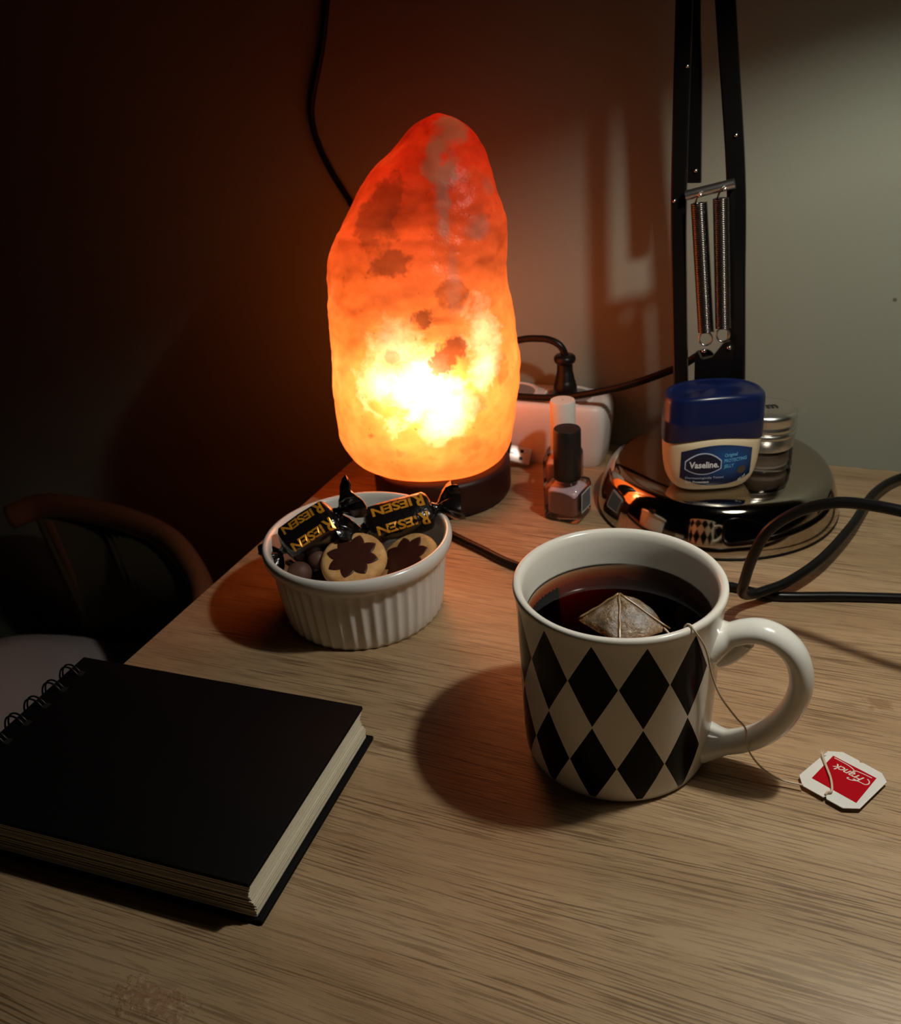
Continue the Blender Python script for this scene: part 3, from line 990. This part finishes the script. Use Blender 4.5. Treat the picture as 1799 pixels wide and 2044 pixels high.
for p, r, lb in (((-0.2625, 0.3735, 0.0300), 0.0072, 'small brown chocolate nut at the ramekin front rim, larger of two'), ((-0.2560, 0.3830, 0.0345), 0.0056, 'small brown chocolate nut just left of the front star biscuit')):
    vs, fs = sphere((0, 0, 0), r, 20, 14, (1, 0.92, 0.95))
    vs = [V(v) * (1 + 0.05 * noise.noise(V(v) * 220)) for v in vs]
    o = obj('chocolate_nut', vs, fs, M_nut, loc=p)
    tag(o, lb, 'nut', 'chocolate nuts in the ramekin')

# wrapped sweets
def wrapper_material():
    m = mat('black_foil', (0.008, 0.006, 0.006), 0.20, spec=0.6, coat=0.6)
    t = NT(m)
    t.link(t.bump(t.noise(t.coord(), 230, 3, 0.55), 0.5, 0.0010), t.p.inputs['Normal'])
    return m
M_wrap = wrapper_material()
M_gold = mat('orange_gold_print', (0.80, 0.34, 0.030), 0.30, metal=0.35, spec=0.6)
A_, B_ = 0.0112, 0.0088       # half width, half height of the sweet
def sweet(name, pos, xaxis, up, label, L=0.0165, rows=((0.35, 0.0075), (-0.55, 0.0075)), tails=(1.0, 1.0), seed=0, bend=(0, 0)):
    xa = V(xaxis).normalized()
    za = V(up)
    za = (za - xa * za.dot(xa)).normalized()
    ya = za.cross(xa)
    o = empty(name)
    o.matrix_world = Matrix(((xa.x, ya.x, za.x, pos[0]), (xa.y, ya.y, za.y, pos[1]), (xa.z, ya.z, za.z, pos[2]), (0, 0, 0, 1)))
    SEG = 40
    loops = []
    for xx, s in ((-L - 0.0022, 0.22), (-L - 0.0012, 0.55), (-L, 0.82), (-L + 0.002, 0.96), (-L * 0.5, 1.0), (0, 1.01), (L * 0.5, 1.0), (L - 0.002, 0.96), (L, 0.82), (L + 0.0012, 0.55), (L + 0.0022, 0.22)):
        lp = []
        for p in superloop(A_ * s, B_ * s, 0, 3.2, SEG):
            k = 1 + 0.05 * noise.noise(V((xx * 180 + seed, p.x * 160, p.y * 160)))
            lp.append(V((xx, p.x * k, p.y * k)))
        loops.append(lp)
    vs, fs = loft(loops)
    obj('wrapped_body', vs, fs, M_wrap, o)
    for sgn, ts, bd in ((-1, tails[0], bend[0]), (1, tails[1], bend[1])):
        if ts <= 0:
            continue
        loops = []
        prof = [(0.0018, 0.0035, 0), (0.0035, 0.0022, 0.1), (0.0050, 0.0023, 0.4), (0.0068, 0.0048, 0.8), (0.0095, 0.0078, 1), (0.0125, 0.0092, 1), (0.0150, 0.0095, 1), (0.0146, 0.0080, 1), (0.0125, 0.0050, 1), (0.009, 0.0012, 0.6)]
        for dx, r, pl in prof:
            lp = []
            for k in range(SEG):
                a = 2 * PI * k / SEG
                rr = r * ts * (1 + 0.20 * pl * cos(5 * a + seed) + 0.10 * pl * cos(9 * a + 2 * seed))
                sw = a + sgn * dx * 60
                q = V((sgn * (L + dx * ts + 0.0014 * pl * cos(3 * a + seed)), rr * cos(sw), rr * 0.90 * sin(sw)))
                q.z += bd * dx
                lp.append(q)
            loops.append(lp)
        vs, fs = loft(loops)
        obj('twisted_end', vs, fs, M_wrap, o, angle=70)
    # two rows of lettering wrapped over the top and the front shoulder
    per = []
    lp = superloop(A_ * 1.012, B_ * 1.012, 0, 3.2, 720)
    acc = [0.0]
    for k in range(720):
        acc.append(acc[-1] + (lp[(k + 1) % 720] - lp[k]).length)
    tot = acc[-1]
    def on(s, xx):
        """s = arc length from the top centre, positive towards -y"""
        t0 = acc[180] + s
        t0 %= tot
        lo_, hi_ = 0, 720
        while hi_ - lo_ > 1:
            mid = (lo_ + hi_) // 2
            if acc[mid] <= t0:
                lo_ = mid
            else:
                hi_ = mid
        f = (t0 - acc[lo_]) / max(acc[lo_ + 1] - acc[lo_], 1e-9)
        p = lp[lo_ % 720].lerp(lp[(lo_ + 1) % 720], f)
        n_ = V((p.x / A_, p.y / B_, 0)).normalized()
        k = 1 + 0.05 * noise.noise(V((xx * 180 + seed, p.x * 160, p.y * 160)))
        return V((xx, p.x * k + n_.x * 0.00035, p.y * k + n_.y * 0.00035))
    for s0, hgt in rows:
        big = text_mesh('R', 1.0, 0.03, 0, 1, 3)
        small = text_mesh('IESEN', 1.0, 0.03, 0, 0.95, 3)
        def fit(vf, x0, x1, y0, y1):
            v_, f_ = vf
            mnx, mxx = min(q.x for q in v_), max(q.x for q in v_)
            mny, mxy = min(q.y for q in v_), max(q.y for q in v_)
            return [V((lerp(x0, x1, (q.x - mnx) / (mxx - mnx)), lerp(y0, y1, (q.y - mny) / (mxy - mny)), 0)) for q in v_], f_
        W_ = L * 0.86
        vf = join(fit(big, -W_, -W_ * 0.62, -0.12 * hgt, 1.12 * hgt), fit(small, -W_ * 0.56, W_ * 0.92, 0, 0.86 * hgt))
        # upside down from the front: the word runs towards -x, its top points at the viewer
        vs = [on(s0 + q.y, -q.x) for q in vf[0]]
        obj('lettering', vs, vf[1], M_gold, o, smooth=False)
    tag(o, label, 'sweet', 'wrapped sweets in the ramekin')
    return o
sweet('wrapped_sweet', (-0.2612, 0.3885, 0.0490), (0.67, 0.60, 0.40), (0.20, -0.58, 0.80), 'black wrapped sweet at the left of the ramekin with one end standing up', rows=((-0.0080, 0.0064), (0.0040, 0.0062)), tails=(0.95, 1.15), seed=1.3, L=0.0158, bend=(-0.2, 0.3))
sweet('wrapped_sweet', (-0.2200, 0.4190, 0.0470), (0.77, 0.56, 0.12), (0.05, -0.62, 0.78), 'black wrapped sweet at the back right of the ramekin, one end over the rim', rows=((-0.0065, 0.0068), (0.0055, 0.0062)), tails=(1.1, 1.15), seed=4.1, L=0.0185, bend=(0.2, 0.1))

sweet('wrapped_sweet', (-0.2560, 0.3960, 0.0285), (0.72, 0.66, 0.08), (0.05, -0.60, 0.80), 'black wrapped sweet lying lowest in the ramekin, beneath the left sweet', rows=(), tails=(0.6, 0), seed=2.2, L=0.0150)

# ------------------------------------------------------------------ notebook
NB = V((-0.1823, 0.2911, 0.0))
nb = tag(empty('notebook', NB, (0, 0, math.radians(3.0))), 'closed black spiral-bound notebook lying at the desk edge', 'notebook')
M_cover = mat('black_board', (0.0035, 0.0033, 0.0035), 0.6, spec=0.12)
M_pages = mat('cream_paper', (0.66, 0.60, 0.47), 0.85, spec=0.1)
LX, LY = 0.1585, 0.1047
vs, fs = box(-LX / 2 + 0.003, -LY / 2, 0.0012, LX, LY + 0.002, 0.0022, 0.0006)
obj('back_cover', vs, fs, M_cover, nb, angle=40)
vs, fs = box(-LX / 2, -LY / 2, 0.0192, LX, LY, 0.0022, 0.0006)
fc = obj('front_cover', vs, fs, M_cover, nb, angle=40)
NS = 26
pv = []
for i in range(NS):
    t = i / (NS - 1)
    z = lerp(0.0026, 0.0176, t)
    off = 0.0006 - 0.0014 * t + random.uniform(-0.0004, 0.0004) + 0.0010 * sin(t * 7)
    oy = random.uniform(-0.0004, 0.0004) - 0.0016 * (1 - t) * 0.4
    x1 = -0.0005 + off * 0.9
    pv.append(box((x1 - LX + 0.004) / 2, -LY / 2 + oy, z, x1 + LX - 0.004, LY - 0.002, 0.00052))
vs, fs = join(*pv)
pg = obj('pages', vs, fs, M_pages, nb, smooth=False)
pg['kind'] = 'stuff'
# wire loops along the left edge
hx = -LX + 0.0075
for k in range(8):
    y0 = -0.0125 - k * 0.01285
    w_ = []
    for dy in (-0.0011, 0.0011):
        ring = []
        for q in range(25):
            a = math.radians(-20 + 250 * q / 24)
            ring.append(V((hx - 0.0058 + 0.0072 * cos(a), y0 + dy, 0.0130 + 0.0108 * sin(a))))
        w_.append(tube(ring, 0.00048, 6))
    vs, fs = join(*w_)
    obj('wire_loop', vs, fs, M_black, nb)
    vs, fs = box(hx + 0.0010, y0, 0.02035, 0.0032, 0.0036, 0.00012)
    obj('punched_hole', vs, fs, mat('hole_dark', (0.02, 0.02, 0.02), 0.25) if k == 0 else bpy.data.materials['hole_dark'], fc, smooth=False)

# ------------------------------------------------------------------ nail polish bottles
def glass_material(name, col, rough=0.05):
    m = mat(name, col, rough)
    p = m.node_tree.nodes['Principled BSDF']
    p.inputs['Transmission Weight'].default_value = 1.0
    p.inputs['IOR'].default_value = 1.45
    return m
def thin_glass(name, col=(0.93, 0.9, 0.88), k=0.16):
    """clear glass wall: mostly see-through with a Fresnel sheen"""
    m = bpy.data.materials.new(name)
    m.use_nodes = True
    t = NT(m)
    out = t.t.nodes['Material Output']
    t.t.nodes.remove(t.p)
    fr = t.n('ShaderNodeFresnel')
    fr.inputs['IOR'].default_value = 1.5
    tp = t.n('ShaderNodeBsdfTransparent')
    tp.inputs[0].default_value = (*col, 1)
    gl = t.n('ShaderNodeBsdfGlossy')
    gl.inputs['Roughness'].default_value = 0.03
    mx = t.n('ShaderNodeMixShader')
    t.link(t.math('ADD', fr.outputs[0], 0.02), mx.inputs[0])
    t.link(tp.outputs[0], mx.inputs[1])
    t.link(gl.outputs[0], mx.inputs[2])
    t.link(mx.outputs[0], out.inputs['Surface'])
    return m
M_glass = thin_glass('clear_glass')
M_lilac = mat('lilac_polish', (0.60, 0.46, 0.54), 0.35, spec=0.5)
M_clearfill = mat('orange_reflection_fill', (0.72, 0.38, 0.24), 0.3)  # orange reflection in the clear bottle, put into the fill's colour
M_capblack = mat('black_cap', (0.010, 0.009, 0.010), 0.38)
M_capwhite = mat('white_cap', (0.74, 0.72, 0.67), 0.45)
M_lab = mat('grey_label', (0.12, 0.13, 0.14), 0.5)
M_labedge = mat('label_edge', (0.55, 0.55, 0.52), 0.5)
def polish(pos, rot, half, shoulder, cap0, cap1, capr, mcap, mfill, fill_top, label, lab=False):
    o = empty('nail_polish_bottle', pos, (0, 0, rot))
    loops = [superloop(half * s, half * s, z, n, 48) for z, s, n in
             ((0.0002, 0.93, 7), (0.0008, 0.985, 7), (0.002, 1.0, 7), (shoulder - 0.004, 1.0, 7), (shoulder - 0.0015, 0.96, 6), (shoulder, 0.80, 4), (shoulder + 0.001, 0.55, 2.5), (cap0 + 0.001, 0.5, 2))]
    vs, fs = loft(loops)
    obj('glass', vs, fs, M_glass, o, angle=50)
    hh = half * 0.86
    loops = [superloop(hh * s, hh * s, z, n, 48) for z, s, n in ((0.0042, 0.90, 5), (0.0052, 1.0, 5), (fill_top - 0.003, 1.0, 5), (fill_top - 0.001, 0.9, 4), (fill_top, 0.5, 2.5))]
    vs, fs = loft(loops)
    obj('polish', vs, fs, mfill, o)
    prof = [(0.0005, cap0), (capr * 0.97, cap0), (capr, cap0 + 0.0006), (capr * 0.985, cap1 - 0.0012), (capr * 0.93, cap1 - 0.0002), (0.0005, cap1)]
    vs, fs = lathe(prof, 48)
    obj('cap', vs, fs, mcap, o, angle=50)
    vs, fs = lathe([(capr * 0.80, cap0 - 0.0018), (capr * 0.86, cap0 - 0.001), (capr * 0.86, cap0 + 0.0004)], 32)
    obj('neck', vs, fs, M_glass, o)
    if lab:
        vs, fs = box(half + 0.0003, 0.0, 0.0135, 0.0003, half * 1.15, 0.0135)
        lb = obj('label', vs, fs, M_lab, o, smooth=False)
        e = []
        for (cy, cz, sy, sz) in ((-half * 0.575, 0.0135, 0.0006, 0.0135), (half * 0.575, 0.0135, 0.0006, 0.0135), (0, 0.00675, half * 1.15, 0.0006), (0, 0.02025, half * 1.15, 0.0006)):
            e.append(box(half + 0.0005, cy, cz, 0.0003, sy, sz))
        vs, fs = join(*e)
        obj('label_border', vs, fs, M_labedge, lb, smooth=False)
    tag(o, label, 'nail polish', 'nail polish bottles beside the salt lamp')
    return o
polish((-0.1525, 0.5340, 0.0), math.radians(-8), 0.0128, 0.0255, 0.0275, 0.0625, 0.0091, M_capblack, M_lilac, 0.0225, 'lilac nail polish in a square glass bottle with a black cap', True)
polish((-0.1665, 0.5730, 0.0), math.radians(6), 0.0128, 0.0280, 0.0300, 0.0660, 0.0088, M_capwhite, M_clearfill, 0.0235, 'glass nail polish bottle with a white cap, behind the black-capped one')

# ------------------------------------------------------------------ petroleum jelly jar on the lamp base
ZB = 0.0328
JAR = V((-0.0628, 0.5375, ZB))
jar = tag(empty('petroleum_jelly_jar', JAR, (0, 0, math.radians(23.0))), 'small oval jar of petroleum jelly with a blue lid, on the chrome lamp base', 'jar')
M_jelly = mat('cream_plastic', (0.72, 0.60, 0.40), 0.35, sss=0.25)
M_lid = mat('blue_plastic', (0.0045, 0.011, 0.062), 0.28, spec=0.5)
JN = 2.7
JA = [(0.0, 0.0185), (0.0008, 0.0205), (0.003, 0.0232), (0.007, 0.0258), (0.012, 0.0274), (0.020, 0.0286), (0.030, 0.0292), (0.038, 0.0292)]
JB = [(0.0, 0.0095), (0.0008, 0.0112), (0.003, 0.0135), (0.007, 0.0152), (0.012, 0.0160), (0.020, 0.0165), (0.030, 0.0167), (0.038, 0.0167)]
loops = [superloop(sinterp(z, JA), sinterp(z, JB), z, JN, 96) for z in [0.0, 0.0004, 0.0008, 0.0018, 0.003, 0.005, 0.007, 0.0095, 0.012, 0.016, 0.020, 0.025, 0.030, 0.038]]
vs, fs = loft(loops)
obj('body', vs, fs, M_jelly, jar)
arch = lambda x, y: 0.0052 * (1 - x * x)
dome = lambda x, y: 0.0022 * (1 - x * x)
loops = [superloop(0.0290, 0.0166, 0.0318, JN, 96, arch), superloop(0.0297, 0.0172, 0.0318, JN, 96, arch), superloop(0.0299, 0.0174, 0.0326, JN, 96, arch),
         superloop(0.0300, 0.0174, 0.045, JN, 96), superloop(0.0301, 0.0174, 0.0462, JN, 96), superloop(0.0298, 0.0172, 0.0468, JN, 96), superloop(0.0298, 0.0172, 0.0570, JN, 96, dome),
         superloop(0.0293, 0.0168, 0.0592, JN, 96, dome), superloop(0.0280, 0.0156, 0.0606, JN, 96, dome), superloop(0.0262, 0.0140, 0.0610, JN, 96, dome),
         superloop(0.0256, 0.0134, 0.0605, JN, 96, dome), superloop(0.0240, 0.0120, 0.0604, JN, 96, dome), superloop(0.015, 0.006, 0.0612, JN, 96, dome), superloop(0.003, 0.001, 0.0614, JN, 96, dome)]
vs, fs = loft(loops)
lid = obj('lid', vs, fs, M_lid, jar, angle=70)
def jar_pt(x, z, off):
    a, b_ = sinterp(z, JA), sinterp(z, JB)
    xx = max(-0.999, min(0.999, x / a))
    y = -b_ * (1 - abs(xx) ** JN) ** (1 / JN)
    return V((x, y - off, z))
def label_patch(half, zt, zb, off, nx=28, nz=10):
    vs, fs = [], []
    for i in range(nx + 1):
        x = lerp(-half, half, i / nx)
        for j in range(nz + 1):
            vs.append(jar_pt(x, lerp(zb(x / half), zt(x / half), j / nz), off))
    for i in range(nx):
        for j in range(nz):
            b = i * (nz + 1) + j
            fs.append((b, b + nz + 1, b + nz + 2, b + 1))
    return vs, fs
def label_material():
    m = mat('label_blue', (0.008, 0.03, 0.16), 0.3)
    t = NT(m)
    co = t.coord()
    lighter_blue = t.blob(co, (0.006, -0.0165, 0.0225), 0.012, 0.85, None, (1, 0, 1.5))  # soft patch of lighter blue on the label
    t.link(t.mix(lighter_blue, (0.003, 0.008, 0.045), (0.006, 0.095, 0.34)), t.p.inputs['Base Color'])
    return m
vs, fs = label_patch(0.0212, lambda u: 0.0283 + 0.0042 * (1 - u * u), lambda u: 0.0108 - 0.0058 * (1 - u * u), 0.00025)
lab = obj('label', vs, fs, label_material(), jar)
M_navy = mat('label_navy', (0.004, 0.007, 0.030), 0.35)
M_pale = mat('label_pale', (0.55, 0.66, 0.82), 0.5)
M_lwhite = mat('label_white', (0.80, 0.84, 0.86), 0.5)
M_cyan = mat('label_cyan', (0.16, 0.52, 0.85), 0.5)
def badge(cx, half, zt, zb, off):
    vs, fs = label_patch(half, zt, zb, off, 20, 6)
    return [jar_pt(v.x + cx, v.z, off) for v in vs], fs
vs, fs = badge(-0.0082, 0.0108, lambda u: 0.0225 + 0.0055 * (1 - u * u), lambda u: 0.0170 - 0.0036 * (1 - u * u), 0.00042)
obj('badge_rim', vs, fs, M_pale, lab)
vs, fs = badge(-0.0082, 0.0102, lambda u: 0.0220 + 0.0053 * (1 - u * u), lambda u: 0.0175 - 0.0034 * (1 - u * u), 0.00056)
obj('badge', vs, fs, M_navy, lab)
def jar_text(s, x0, x1, z0, h, m, off=0.0007, bold=0.02, tilt=0.0):
    v_, f_ = text_mesh(s, 1.0, bold, 0, 1.0, 2)
    mnx, mxx = min(q.x for q in v_), max(q.x for q in v_)
    vs = []
    for q in v_:
        u = (q.x - mnx) / (mxx - mnx)
        vs.append(jar_pt(lerp(x0, x1, u), z0 + q.y * h + tilt * u, off))
    return obj('lettering', vs, f_, m, lab, smooth=False)
jar_text('Vaseline.', -0.0166, 0.0010, 0.0182, 0.0058, M_lwhite, bold=0.03)
jar_text('Original', 0.0040, 0.0118, 0.0245, 0.0033, M_cyan, tilt=0.0006)
jar_text('PROTECTING', 0.0040, 0.0178, 0.0209, 0.0032, M_cyan, bold=0.02, tilt=0.0008)
jar_text('JELLY', 0.0040, 0.0100, 0.0173, 0.0032, M_cyan, bold=0.02, tilt=0.0004)
jar_text('Dermatologically Tested', -0.0182, 0.0042, 0.0106, 0.0020, M_pale, bold=0.0)
jar_text('Skin Protectant', -0.0182, -0.0042, 0.0076, 0.0023, M_lwhite, bold=0.02)
vs, fs = badge(0.0150, 0.0027, lambda u: 0.0150 + 0.0027 * math.sqrt(max(0, 1 - u * u)), lambda u: 0.0150 - 0.0027 * math.sqrt(max(0, 1 - u * u)), 0.00045)
obj('seal_mark', vs, fs, mat('seal_brown', (0.07, 0.055, 0.035), 0.4), lab)
v_, f_ = text_mesh('50 ml', 1.0, 0.02)
vs = [jar_pt(0.0158 + q.x * 0.0019 - q.y * 0.0004, 0.0088 + q.x * 0.0014 + q.y * 0.0019, 0.0007) for q in v_]
obj('lettering', vs, f_, M_lwhite, lab, smooth=False)

# ------------------------------------------------------------------ screw-lid jar behind it
TIN = V((-0.0345, 0.5735, ZB))
tin = tag(empty('screw_lid_jar', TIN), 'little clear jar with a ribbed aluminium screw lid, behind the blue-lidded jar', 'jar')
R_ = 0.0186
vs, fs = lathe([(0.0005, 0.0003), (R_ * 0.90, 0.0003), (R_ * 0.97, 0.001), (R_, 0.0024), (R_ * 0.97, 0.0036), (R_ * 0.98, 0.005), (R_ * 0.98, 0.0135), (R_ * 0.93, 0.0150), (R_ * 0.93, 0.020)], 64)
obj('glass', vs, fs, M_glass, tin)
vs, fs = lathe([(0.0005, 0.0030), (R_ * 0.86, 0.0030), (R_ * 0.88, 0.005), (R_ * 0.86, 0.0120), (0.0005, 0.0128)], 48)
obj('ointment', vs, fs, mat('pale_ointment', (0.78, 0.74, 0.70), 0.4), tin)
prof = [(R_ * 0.97, 0.0155), (R_ * 0.985, 0.0150), (R_ * 0.985, 0.0215), (R_ * 1.03, 0.0225), (R_ * 1.045, 0.0240), (R_ * 1.03, 0.0255), (R_ * 1.0, 0.0262), (R_ * 1.03, 0.0270), (R_ * 1.045, 0.0285), (R_ * 1.03, 0.0300),
        (R_ * 1.0, 0.0308), (R_ * 1.02, 0.0320), (R_ * 1.03, 0.0360), (R_ * 1.0, 0.0378), (R_ * 0.94, 0.0385), (R_ * 0.90, 0.0381), (0.0005, 0.0381)]
vs, fs = lathe(prof, 80)
ld_ = obj('screw_lid', vs, fs, M_alu, tin, angle=60)
v_, f_ = text_mesh('m', 1.0, 0.04)
e1, e2 = V((0.913, 0.408, 0)), V((-0.408, 0.913, 0))
vs = [e1 * (0.0040 + q.x * 0.0095) + e2 * (-0.001 + q.y * 0.0110) + V((0, 0, 0.0383)) for q in v_]
obj('lettering', vs, f_, mat('dark_print', (0.02, 0.018, 0.016), 0.5), ld_, smooth=False)

# ------------------------------------------------------------------ power strip, plug, cords
M_strip = mat('white_plastic', (0.70, 0.66, 0.62), 0.42)
strip = tag(empty('power_strip', (-0.222, 0.6275, 0.0)), 'white power strip lying along the wall behind the nail polish', 'power strip')
SL, SW, SH = 0.0755, 0.0225, 0.0475
loops = []
for z, s in ((0.0, 0.90), (0.001, 0.925), (0.012, 0.955), (0.030, 1.0), (0.038, 1.0), (0.0435, 0.975), (0.0465, 0.93), (SH, 0.86)):
    loops.append([V((SL * (1 - (1 - s) * 0.55) * math.copysign(abs(cos(t)) ** 0.28, cos(t)), SW * s * math.copysign(abs(sin(t)) ** 0.28, sin(t)), z)) for t in [2 * PI * k / 96 for k in range(96)]])
vs, fs = loft(loops)
body = obj('housing', vs, fs, M_strip, strip, angle=50)
for sx_ in (-0.046, 0.0, 0.044):
    vs, fs = lathe([(0.0175, SH - 0.0002), (0.0185, SH + 0.0012), (0.0195, SH + 0.0012), (0.0200, SH - 0.0002)], 48)
    obj('socket_rim', [V((v[0] + sx_, v[1], v[2])) for v in vs], fs, M_strip, body)
    vs, fs = lathe([(0.0005, SH + 0.00005), (0.0175, SH + 0.00005)], 40)
    obj('socket_recess', [V((v[0] + sx_, v[1], v[2])) for v in vs], fs, mat('socket_grey', (0.22, 0.20, 0.19), 0.5) if sx_ < -0.04 else bpy.data.materials['socket_grey'], body)

plug = tag(empty('power_plug', (-0.1800, 0.6265, SH)), 'black power plug standing in the power strip, its cord arching left', 'plug')
prof = [(0.0005, 0.0002), (0.0088, 0.0002), (0.0092, 0.0015), (0.0086, 0.008), (0.0075, 0.0125), (0.0070, 0.0130), (0.0071, 0.0145), (0.0066, 0.0150), (0.0067, 0.0165), (0.0062, 0.0170), (0.0063, 0.0185),
        (0.0058, 0.0190), (0.0057, 0.0255), (0.0075, 0.0268), (0.0080, 0.0285), (0.0078, 0.0305), (0.0066, 0.0318), (0.003, 0.0322), (0.0005, 0.0322)]
vs, fs = lathe(prof, 40)
obj('plug_body', vs, fs, M_black, plug, angle=50)
PO = V((-0.1800, 0.6265, SH))
pts = [V(p) - PO for p in ((-0.1800, 0.6265, 0.0770), (-0.1803, 0.6265, 0.0810), (-0.1835, 0.6265, 0.0862), (-0.1895, 0.6265, 0.0895), (-0.1975, 0.6265, 0.0906), (-0.2130, 0.6265, 0.0890), (-0.235, 0.628, 0.080), (-0.258, 0.632, 0.055), (-0.282, 0.640, 0.020), (-0.300, 0.644, 0.0032))]
vs, fs = tube(catmull(pts, 8), 0.0026, 12)
obj('cord', vs, fs, M_cord, plug)

def cord(name, pts, r, label, sub=8):
    p0 = V(pts[0])
    vs, fs = tube([p - p0 for p in catmull(pts, sub)], r, 12)
    o = obj(name, vs, fs, M_cord, loc=p0)
    return tag(o, label, 'cable')
cord('power_cable', [(-0.0700, 0.598, 0.040), (-0.0715, 0.5985, 0.080), (-0.0765, 0.600, 0.0955), (-0.0960, 0.602, 0.0831), (-0.1303, 0.6035, 0.0675), (-0.1670, 0.6090, 0.0553), (-0.1850, 0.6100, 0.0520), (-0.2090, 0.6110, 0.0507), (-0.240, 0.613, 0.0505), (-0.270, 0.618, 0.0505), (-0.293, 0.628, 0.0505)], 0.0026,
     'black cable crossing over the power strip towards the lamp arm')
cord('wall_cable', [(-0.3500, 0.6505, 0.50), (-0.3500, 0.6505, 0.42), (-0.3519, 0.6505, 0.3357), (-0.3560, 0.6505, 0.3150), (-0.3640, 0.6505, 0.2870), (-0.3755, 0.6505, 0.2585), (-0.3790, 0.6505, 0.2440), (-0.3770, 0.6505, 0.2270), (-0.3680, 0.6505, 0.2050), (-0.3520, 0.6505, 0.1780),
                    (-0.336, 0.6505, 0.148), (-0.330, 0.6505, 0.115), (-0.338, 0.6505, 0.075), (-0.350, 0.6505, 0.035), (-0.356, 0.6505, -0.02), (-0.357, 0.6505, -0.15), (-0.357, 0.650, -0.45)], 0.0024,
     'thin black cable hanging down the wall behind the salt lamp')
cord('lamp_cord', [(-0.262, 0.4985, 0.006), (-0.250, 0.4940, 0.0032), (-0.2274, 0.4885, 0.0028), (-0.2168, 0.4823, 0.0028), (-0.1912, 0.4697, 0.0028), (-0.1616, 0.4559, 0.0028), (-0.1280, 0.4510, 0.0028), (-0.0958, 0.4567, 0.0028), (-0.0600, 0.4660, 0.0028), (-0.0379, 0.4675, 0.0028),
                   (-0.0239, 0.4648, 0.0028), (-0.0106, 0.4648, 0.0028), (0.0202, 0.4735, 0.0028), (0.0503, 0.4805, 0.0028), (0.0853, 0.4880, 0.0028), (0.16, 0.505, 0.0028)], 0.0026,
     'black cord running flat across the desk behind the mug')
cord('looped_cable', [(0.14, 0.60, 0.003), (0.105, 0.640, 0.003), (0.0780, 0.6480, 0.004), (0.0526, 0.6300, 0.006), (0.0355, 0.5948, 0.009), (0.0228, 0.5403, 0.012), (0.0080, 0.4969, 0.0115), (-0.0075, 0.4700, 0.0100), (-0.0190, 0.4585, 0.0090), (-0.0262, 0.4520, 0.0090),
                      (-0.0300, 0.4450, 0.0140), (-0.0290, 0.4370, 0.0260), (-0.0255, 0.4300, 0.0460), (-0.0192, 0.4263, 0.0640), (-0.0080, 0.4250, 0.0760), (0.0040, 0.4232, 0.0832), (0.0157, 0.4212, 0.0867), (0.0353, 0.4137, 0.0892), (0.0550, 0.4070, 0.0880), (0.0850, 0.40, 0.078), (0.13, 0.405, 0.045), (0.17, 0.42, 0.0032), (0.21, 0.43, 0.003)], 0.0028,
     'thick black cable rising in a loop in front of the chrome lamp base')

# USB plug by the wooden foot
usb = tag(empty('usb_plug'), 'small metal USB plug propped by the foot of the salt lamp', 'plug')
xa = (ex * 0.93 + V((0, 0, -0.32))).normalized()
za = (ey * -0.80 + V((0, 0, 0.62)))
za = (za - xa * za.dot(xa)).normalized()
ya = za.cross(xa)
up_ = V((-0.2150, 0.5945, 0.0120)) - za * 0.0055
usb.matrix_world = Matrix(((xa.x, ya.x, za.x, up_.x), (xa.y, ya.y, za.y, up_.y), (xa.z, ya.z, za.z, up_.z), (0, 0, 0, 1)))
vs, fs = box(0.0085, 0, 0.0055, 0.0165, 0.0125, 0.0047, 0.0006)
obj('metal_shell', vs, fs, mat('usb_metal', (0.75, 0.70, 0.66), 0.35, metal=0.6), usb, angle=40)
for yy in (-0.0028, 0.0028):
    vs, fs = box(0.0095, yy, 0.0079, 0.0026, 0.0024, 0.0002)
    obj('square_hole', vs, fs, M_black, usb, smooth=False)
vs, fs = box(0.0020, 0, 0.0079, 0.0036, 0.0006, 0.0002)
obj('seam', vs, fs, M_black, usb, smooth=False)
vs, fs = box(-0.0075, 0, 0.0055, 0.0160, 0.0165, 0.0095, 0.0015)
obj('grip', vs, fs, M_black, usb, angle=40)
